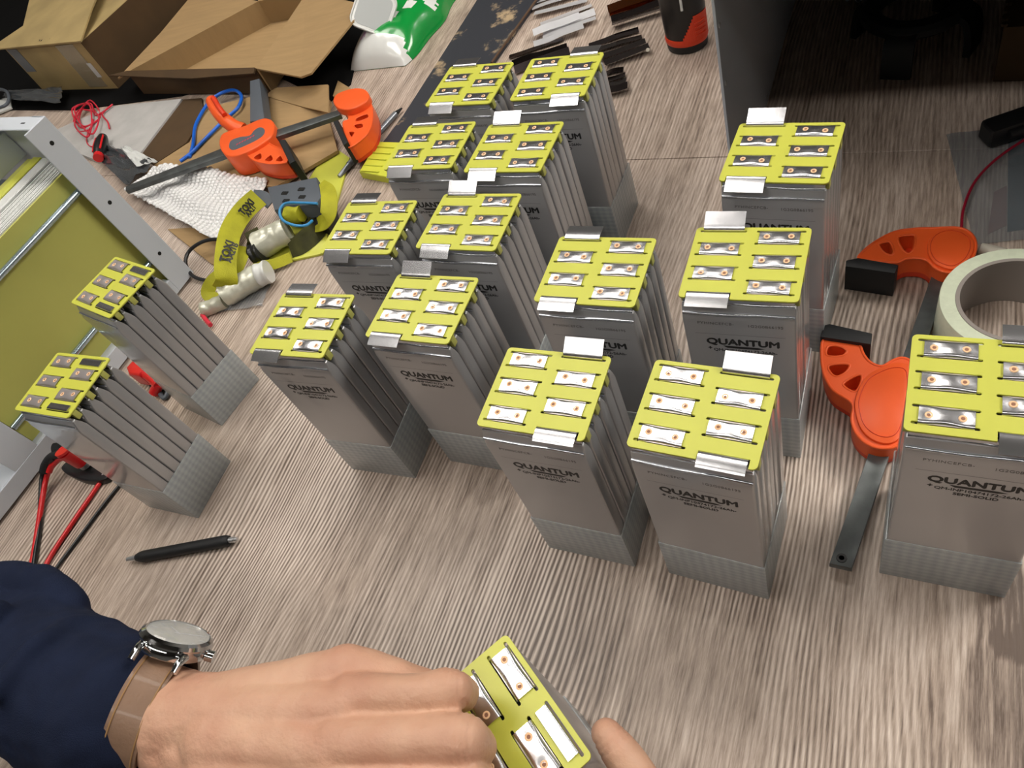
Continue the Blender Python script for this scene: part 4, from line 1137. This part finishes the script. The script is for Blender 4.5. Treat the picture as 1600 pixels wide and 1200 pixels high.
bandp('strap', [(378, 385, 34), (372, 405, 36), (362, 425, 30), (350, 436, 20)], 22, 'strap', 0.8)
bandp('strap', [(350, 425, 22), (332, 440, 20), (325, 458, 12), (336, 468, 8)], 18, 'strap', 0.6)
bandp('strap', [(396, 392, 12), (398, 375, 22), (392, 360, 16)], 20, 'strap_dark', 0.6)
bandp('strap', [(498, 290, 40), (512, 300, 42), (514, 325, 36), (508, 345, 26), (490, 352, 14)], 22, 'strap', 0.5)
bandp('strap', [(500, 345, 14), (490, 365, 12), (470, 385, 10), (455, 392, 8)], 30, 'strap_dark', 0.9)
bandp('strap', [(455, 402, 8), (430, 412, 10), (402, 418, 14), (392, 432, 16)], 14, 'strap', 0.7)
bandp('strap', [(395, 306, 42), (410, 308, 40), (424, 318, 34)], 18, 'holder', 0.7)
HMX = []
g = G(); g.prism(Q2([(417, 292), (494, 276), (502, 306), (494, 318), (428, 328)], 44), 22, 44, 2.5, 2); part('plastic_holder', g, M['holder'], hl, 40)
for x, y in ((445, 302), (471, 296), (447, 314), (472, 308)):
    c = P(x, y, 44); g = G(); g.box(c.x - 5.5, c.x + 5.5, c.y - 3, c.y + 3, 43.6, 44.3, 1.0, 2); part('holder_slot', g, M['slotdark'], hl)
g = G(); g.prism(Q2([(478, 318), (512, 296), (520, 330), (510, 352), (480, 348), (455, 330)], 20), 1, 20, 4, 2); part('lamp_body', g, M['black'], hl, 45)
def roll(p0, p1, r, m='foil', nm='foil_roll'):
    a_, b2 = P(*p0), P(*p1); g = G(); g.tube([a_.lerp(b2, t) for t in (0, 0.25, 0.5, 0.75, 1)], r, 22, 6, taper=lambda t: 1 + 0.03 * math.sin(t * 9))
    for v in g.bm.verts: v.co += Vector((0, 0, 1)) * noise.noise(v.co * 0.12) * 2.5; v.co.z = max(v.co.z, 0.6)
    return part(nm, g, M[m], hl, 50)
roll((402, 385, 22), (450, 360, 24), 18)
roll((350, 462, 16), (405, 430, 18), 15)
roll((318, 484, 8), (352, 470, 10), 9.5)
roll((404, 430, 20), (420, 424, 20), 15, 'lid', 'white_cap')
roll((396, 400, 20), (408, 393, 22), 14, 'black', 'dark_cap')
g = G(); g.tube([P(x, y, z) for x, y, z in ((496, 318, 46), (470, 317, 48), (446, 318, 48), (437, 330, 46), (442, 344, 42), (460, 352, 38), (478, 352, 34), (488, 345, 30))], 1.9, 8)
part('blue_wire', g, M['skyblue'], hl, 60)
roll((450, 336, 34), (472, 334, 34), 11, 'strap', 'strap_pad')
def strap_text(body, q0, q1, size, wide, bold, z=58.0):
    a_, b2 = P(*q0), P(*q1); mid = (a_ + b2) / 2; tdir = (b2 - a_).normalized(); n_ = view(mid); n_ = (n_ - tdir * n_.dot(tdir)).normalized()
    yv = n_.cross(tdir)
    mx = Matrix(((tdir.x, yv.x, n_.x, 0), (tdir.y, yv.y, n_.y, 0), (tdir.z, yv.z, n_.z, 0), (0, 0, 0, 1)))
    o = link('strap_lettering', text_mesh(body, size, wide, bold, ink), hl, (0, 0, 0)); o.matrix_local = Matrix.Translation((mid + n_ * 2.2 - Vector(hl.location) / MM) * MM) @ mx
strap_text('TOXI', (350, 408, 50), (359, 380, 54), 14, 1.0, 0.7)
strap_text('AA21B', (357, 410, 50), (368, 382, 54), 10, 1.0, 0.5)
strap_text('TOXI', (377, 334, 55), (392, 316, 51), 13, 1.0, 0.7)
strap_text('AA21', (384, 340, 55), (398, 322, 51), 9.5, 1.0, 0.5)
g = G(); g.grid(24, 14, wrinkle([(335, 490), (352, 478), (428, 430), (412, 480)], 24, 14, 4, 4, 1, 33), 0.3)
solo('zip_bag', g, M['bag'], 'crumpled clear plastic bag under the lower foil roll', 'plastic bag', angle=60)
g = G(); g.tube([P(x, y, 6) for x, y in ((316, 492), (322, 500), (329, 508))], 3, 8)
solo('red_clip', g, M['pinkred'], 'short red clip beside the lowest foil roll', 'clip', angle=60)
# grey tube and slotted yellow block
gt = thing('metal_tube', 'thin grey metal tube lying behind the yellow slotted block', 'tube', P(575, 225))
part('shaft', G().cyl(P(545, 258, 6), P(618, 178, 6), 4.6, n=20), M['greyrod'], gt, 50)
part('shaft_tip', G().cyl(P(530, 276, 5), P(545, 258, 6), 3.2, 4.0, n=20), M['greyrod'], gt, 50)
part('dark_point', G().cyl(P(618, 178, 6), P(628, 169, 5), 4.0, 1.2, n=20), M['black'], gt, 50)
yb = thing('slotted_block', 'yellow plastic block with raised ribs beside the left column of battery packs', 'block', P(600, 255))
bl = Q2([(561, 266), (587, 221), (640, 222), (650, 270), (612, 283)], 12)
g = G(); g.prism([p[:2] for p in Q2([(561, 268), (590, 221), (680, 224), (660, 287)], 12)], 0.3, 12, 0.8, 1); part('block_body', g, M['yellow_block'], yb)
for k in range(5):
    y0 = 229 + k * 9.5; x0 = 588 - k * 6
    g = G(); g.tube([P(x0, y0, 12.4), P(x0 + 28, y0 + 2, 12.4)], 1.3, 6, 2); part('rib', g, M['yellow_block'], yb, 60)

# ================================================================ test leads, meter, pen
def lead(pts, r, m, lab, nm='test_lead'):
    return None
tr_ = thing('test_lead', 'red test lead with angled banana plug by the front left pack', 'test lead', P(110, 740))
part('cable', G().tube([P(x, y, z) for x, y, z in ((92, 716, 30), (80, 728, 24), (73, 745, 16), (67, 775, 8), (60, 820, 4), (52, 870, 3), (40, 930, 3))], 3.0, 12), M['red'], tr_, 60)
part('strain_relief', G().tube([P(x, y, z) for x, y, z in ((106, 712, 36), (92, 716, 30), (80, 728, 24), (76, 738, 20))], 4.6, 12, 4, taper=lambda t: 1.1 - 0.3 * t), M['red'], tr_, 60)
part('banana_plug', G().cyl(P(99, 706, 48), P(126, 722, 20), 8.2, n=22), M['red'], tr_, 50)
part('plug_cap', G().cyl(P(97, 704, 50), P(100, 707, 47), 8.6, 8.2, n=22), M['red'], tr_, 50)
part('plug_sleeve', G().cyl(P(126, 722, 20), P(134, 727, 12), 6.5, n=22), M['satin'], tr_, 50)
tk = thing('test_lead', 'black test lead with plug behind the red angled one', 'test lead', P(85, 710))
part('cable', G().tube([P(x, y, z) for x, y, z in ((84, 716, 34), (71, 728, 26), (66, 745, 16), (64, 775, 8), (62, 820, 3.2), (56, 862, 3), (46, 930, 3))], 2.8, 12), M['black'], tk, 60)
part('strain_relief', G().tube([P(x, y, z) for x, y, z in ((95, 708, 40), (80, 714, 34), (71, 726, 28), (68, 738, 22))], 4.8, 12, 4), M['rubber'], tk, 60)
part('banana_plug', G().cyl(P(86, 703, 44), P(104, 700, 34), 8, n=22), M['rubber'], tk, 50)
pr = thing('test_probe', 'red wire ending in a clear tipped probe beside the front left pack', 'test lead', P(150, 770))
part('cable', G().tube([P(x, y, 3.2) for x, y in ((162, 746), (140, 778), (110, 822), (80, 868), (55, 915))], 2.6, 12), M['red'], pr, 60)
part('ferrule', G().cyl(P(160, 749, 4), P(168, 738, 6), 4.2, n=18), M['satin'], pr, 50)
solo('black_wire', G().tube([P(x, y, 2.4) for x, y in ((192, 752), (165, 785), (120, 845), (75, 905), (55, 935))], 2.0, 10), M['black'], 'thin black wire right of the two red leads', 'wire', angle=60)
dm = thing('meter_cradle', 'black rounded cradle on the bench behind the front left pack', 'cradle', P(150, 735))
g = G(); o = smooth_loop(Q2([(95, 728), (100, 738), (125, 750), (150, 752), (168, 745), (172, 728), (150, 712), (118, 712)], 9), 4)
g.prism([(v.x, v.y) for v in o], 0.3, 9, 3, 2); part('cradle_body', g, M['black'], dm, 45)
ac = thing('alligator_clip', 'red clip with grey lead between the two left battery packs', 'clip', P(225, 590))
g = G(); g.prism(Q2([(196, 574), (209, 560), (224, 576), (216, 586), (200, 584)], 28), 6, 28, 3, 2); part('clip_body', g, M['red'], ac, 45)
part('clip_neck', G().tube([P(x, y, z) for x, y, z in ((222, 580, 22), (236, 590, 18), (248, 602, 14))], 6.5, 12, 4), M['red'], ac, 60)
part('clip_sleeve', G().cyl(P(248, 600, 14), P(241, 614, 6), 6.5, n=18), M['red'], ac, 50)
part('lead', G().tube([P(x, y, 4) for x, y in ((246, 608), (256, 622), (262, 612), (256, 600))], 3, 10), M['holder'], ac, 60)
g = G(); g.prism([p[:2] for p in Q2([(222, 584), (244, 576), (262, 600), (240, 618)], 4)], 0.3, 4, 1, 1)
solo('small_cradle', g, M['black'], 'small black plate under the red clip', 'plate')

pn = thing('pen', 'black pen with metal tip and clicker lying at the lower left', 'pen', P(285, 858))
p0, p1 = P(199, 874, 6.2), P(371, 842, 6.2)
L = lambda t: p0.lerp(p1, t)
part('barrel', G().tube([L(t) for t in (0.09, 0.13, 0.22, 0.5, 0.8, 0.9, 0.93)], 6.0, 20, 4, taper=lambda t: 0.62 + 0.38 * min(1, t * 4.5) - 0.25 * max(0, (t - 0.82) / 0.18)), M['rubber'], pn, 50)
part('tip', G().cyl(L(0.0), L(0.095), 2.3, 3.2, n=20), M['satin'], pn, 50)
part('clicker', G().cyl(L(0.925), L(0.975), 3.0, n=18).cyl(L(0.975), L(1.0), 1.8, n=18), M['satin'], pn, 50)

# ================================================================ the person: two hands and a sleeve
Z_ = 0
person = thing('person', 'person in navy sleeve and wristwatch gripping the bottom pack with both hands', 'person', P(200, 1150, 0))
def cap(a, ra, b, rb): return (P(*a), ra, P(*b), rb)
hand = [
    # forearm and wrist
    cap((20, 1060, 175), 30, (160, 1085, 195), 28), cap((160, 1085, 195), 28, (290, 1128, 204), 26),
    cap((290, 1128, 204), 26, (350, 1120, 208), 23), cap((290, 1150, 198), 26, (360, 1190, 202), 24),
    # back of the hand, fanning out to the knuckles
    cap((350, 1100, 209), 17, (540, 1050, 213), 12.5), cap((350, 1125, 211), 20, (548, 1105, 218), 13.5),
    cap((350, 1160, 210), 22, (528, 1175, 219), 14.5), cap((360, 1200, 204), 24, (500, 1255, 214), 16),
    cap((440, 1080, 206), 15, (540, 1080, 208), 13), cap((440, 1150, 202), 20, (520, 1160, 205), 17), cap((440, 1220, 198), 22, (520, 1230, 200), 18),
    # little finger, mostly tucked behind the ring finger
    cap((540, 1042, 213), 12.0, (628, 1062, 208), 9.6), cap((628, 1062, 208), 9.6, (688, 1082, 197), 8.4), cap((688, 1082, 197), 8.4, (702, 1098, 193), 7.6),
    # ring finger
    cap((548, 1092, 218), 12.6, (640, 1086, 223), 9.9), cap((640, 1086, 223), 9.9, (706, 1078, 220), 10.3),
    cap((706, 1078, 220), 10.2, (722, 1084, 205), 8.7), cap((722, 1084, 205), 8.7, (712, 1092, 193.5), 7.8),
    # middle finger
    cap((530, 1165, 220), 14.2, (640, 1158, 224), 11.6), cap((640, 1158, 224), 11.6, (724, 1156, 222), 11.8),
    cap((724, 1156, 222), 11.7, (744, 1166, 207), 9.8), cap((744, 1166, 207), 9.8, (736, 1176, 194.5), 8.8),
    # index finger, running out of the picture
    cap((505, 1245, 217), 15.5, (640, 1244, 222), 12.6), cap((640, 1244, 222), 12.6, (735, 1240, 218), 11.8),
    cap((735, 1240, 218), 11.5, (765, 1240, 203), 9.8), cap((765, 1240, 203), 9.8, (762, 1232, 193.5), 8.8),
    # thumb under the palm
    cap((420, 1270, 190), 20, (560, 1330, 180), 15), cap((560, 1330, 180), 15, (690, 1345, 172), 11),
]
def skin_relief(p, n):
    d = noise.noise(p * 0.09) * 0.7 + noise.noise(p * 0.35) * 0.12
    for c_, dr, r_ in CREASE:
        q = p - c_; sx = q.dot(dr)
        if abs(sx) < 6 and (q - dr * sx).length < r_ and n.z > -0.2:
            for s0 in (-2.6, 0.2, 2.8):
                d -= 0.75 * math.exp(-((sx - s0) / 0.75) ** 2)
    return d
CREASE = [(P(712, 1077, 222), (P(706, 1078, 220) - P(640, 1086, 223)).normalized(), 15), (P(732, 1156, 222), (P(724, 1156, 222) - P(640, 1158, 224)).normalized(), 17),
          (P(668, 1084, 222), (P(706, 1078, 220) - P(640, 1086, 223)).normalized(), 0), (P(953, 1156, 160), (P(985, 1198, 155) - P(958, 1158, 160)).normalized(), 12)]
hm = organic('right_reaching_hand', hand, M['skin'], person, voxel=1.25, smooth=9, sfac=0.6, disp=skin_relief)
hm.name = 'hand'
hand2 = [
    cap((948, 1146, 160), 8.2, (962, 1165, 160), 9.8), cap((962, 1165, 160), 9.8, (988, 1205, 155), 11.0),
    cap((988, 1205, 155), 11.0, (1012, 1255, 150), 12.5), cap((1010, 1250, 150), 11.5, (1040, 1340, 140), 16),
    cap((1040, 1340, 140), 20, (1000, 1480, 125), 28), cap((1000, 1480, 125), 28, (940, 1640, 120), 27),
    cap((1000, 1400, 120), 20, (900, 1370, 105), 14), cap((900, 1370, 105), 12, (830, 1330, 100), 9.5),
    cap((990, 1440, 100), 20, (890, 1420, 80), 13), cap((890, 1420, 80), 11.5, (820, 1380, 75), 9.5),
    cap((980, 1460, 80), 18, (880, 1450, 56), 12), cap((880, 1450, 56), 11, (815, 1410, 52), 9),
    cap((970, 1480, 66), 16, (880, 1470, 36), 10.5), cap((880, 1470, 36), 10, (825, 1440, 32), 8),
]
h2 = organic('hand', hand2, M['skin'], person, voxel=1.5, smooth=7, disp=skin_relief)
w2 = P(940, 1640, 120)
sl2 = [(w2 + Vector((10, -25, 0)), 36, w2 + Vector((-20, -130, 5)), 44), (w2 + Vector((-20, -130, 5)), 44, w2 + Vector((-50, -330, 40)), 56)]
# thumb nail
sleeve = [
    cap((-300, 1330, 120), 66, (-80, 1010, 155), 58), cap((-80, 1010, 155), 56, (60, 1052, 180), 49),
    cap((60, 1055, 182), 48, (150, 1098, 197), 43), cap((150, 1098, 197), 43, (196, 1118, 202), 40.5),
    # folds
    cap((-10, 918, 185), 17, (60, 912, 190), 14), cap((60, 912, 190), 14, (118, 948, 190), 10), cap((-60, 930, 180), 18, (-10, 918, 185), 17),
    cap((118, 985, 215), 9, (60, 1010, 235), 9), cap((60, 1010, 235), 9, (0, 1075, 240), 9), cap((118, 985, 215), 9, (170, 985, 200), 7),
    cap((-10, 960, 225), 10, (-60, 1020, 235), 10),
]
def cloth_relief(p, n):
    return noise.noise(Vector((p.x * 0.03, p.y * 0.03, p.z * 0.03))) * 3.0 + noise.noise(p * 0.10) * 0.8
organic('sleeve', sleeve, M['navy'], person, voxel=2.4, smooth=8, disp=cloth_relief)

organic('sleeve', sl2, M['navy'], person, voxel=3.0, smooth=6, disp=cloth_relief)
# ---- wristwatch
axv = (CR * 0.95 - CU * 0.30).normalized()            # along the forearm, towards the hand
vw = view(P(270, 1030, 225))
tv = CR * 0.25 + CU * 0.97; tv = (tv - vw * tv.dot(vw)).normalized()
nv = tv * 0.94 + vw * 0.34; nv = (nv - axv * nv.dot(axv)).normalized()
wc = P(238, 1108, 203)
wd = thing('wristwatch', 'polished steel wristwatch with pale dial and brown leather strap on the wrist', 'watch', wc)
sv = nv.cross(axv).normalized()
RWX, RWY = 31.5, 32.5
dc = wc + nv * (RWY + 1.5) + axv * 0.0
WM = Matrix(((axv.x, sv.x, nv.x, dc.x), (axv.y, sv.y, nv.y, dc.y), (axv.z, sv.z, nv.z, dc.z), (0, 0, 0, 1)))
def wl(prof, m, nm, ang=30, n=64):
    g = G(); g.lathe(prof, (0, 0, 0), n, WM); return part(nm, g, M[m], wd, ang)
wl([(14, -1.0), (18.2, 0), (19.0, 2), (19.0, 5.0), (18.4, 6.2)], 'chrome', 'case')
wl([(20.0, 6.2), (20.2, 7.2), (19.4, 9.2), (17.6, 10.4), (17.0, 10.2), (17.0, 7.0), (18.4, 6.2)], 'chrome', 'bezel')
wl([(16.9, 8.4), (16.9, 9.0), (0.01, 9.0), (0.01, 8.4)], 'dial', 'dial')
wl([(17.2, 10.0), (16.2, 11.0), (8, 11.7), (0.01, 11.9), (0.01, 11.5), (8, 11.2), (16.9, 9.8)], 'crystal', 'crystal')
for k in range(12):
    a0 = math.radians(30 * k); g = G()
    g.box(-0.5, 0.5, 12.3, 15.4, 9.0, 9.4, 0.1, 1, WM @ Matrix.Rotation(a0, 4, 'Z')); part('hour_marker', g, M['satin'], wd)
for a0, ln_, w_ in ((50, 9, 1.3), (-62, 13, 1.0)):
    g = G(); g.box(-w_ / 2, w_ / 2, -2, ln_, 9.5, 9.9, 0.1, 1, WM @ Matrix.Rotation(math.radians(a0), 4, 'Z')); part('watch_hand', g, M['satin'], wd)
for sx in (-1, 1):
    for sy in (-1, 1):
        g = G(); g.tube([WM @ Vector(q) for q in ((sx * 12.0, sy * 14, 3.6), (sx * 12.0, sy * 19, 2.6), (sx * 12.0, sy * 23.5, -2.0))], 2.4, 10, 4, taper=lambda t: 1.1 - 0.3 * t)
        part('lug', g, M['chrome'], wd, 60)
g = G(); g.cyl(WM @ Vector((19, 0, 3)), WM @ Vector((23.5, 0, 3)), 3.3, n=20); part('crown', g, M['chrome'], wd, 40)
# strap goes round the wrist on both sides
def strap_path(s):
    pts_ = []
    for k in range(13):
        a0 = math.radians(s * (20 + k * 13.2))
        pts_.append(wc + nv * (RWY * math.cos(a0)) + sv * (RWX * math.sin(a0)))
    return pts_
for s in (-1, 1):
    g = G(); pts_ = strap_path(s); g.ribbon(pts_, 20, 2.6, axv, 4)
    st = part('leather_strap', g, M['leather'], wd, 50)
    for o_ in (-7.8, 7.8):
        g = G(); g.tube([p + axv * o_ + (p - wc).normalized() * 1.5 for p in pts_], 0.45, 6, 4); part('strap_stitching', g, M['thread'], st, 60)
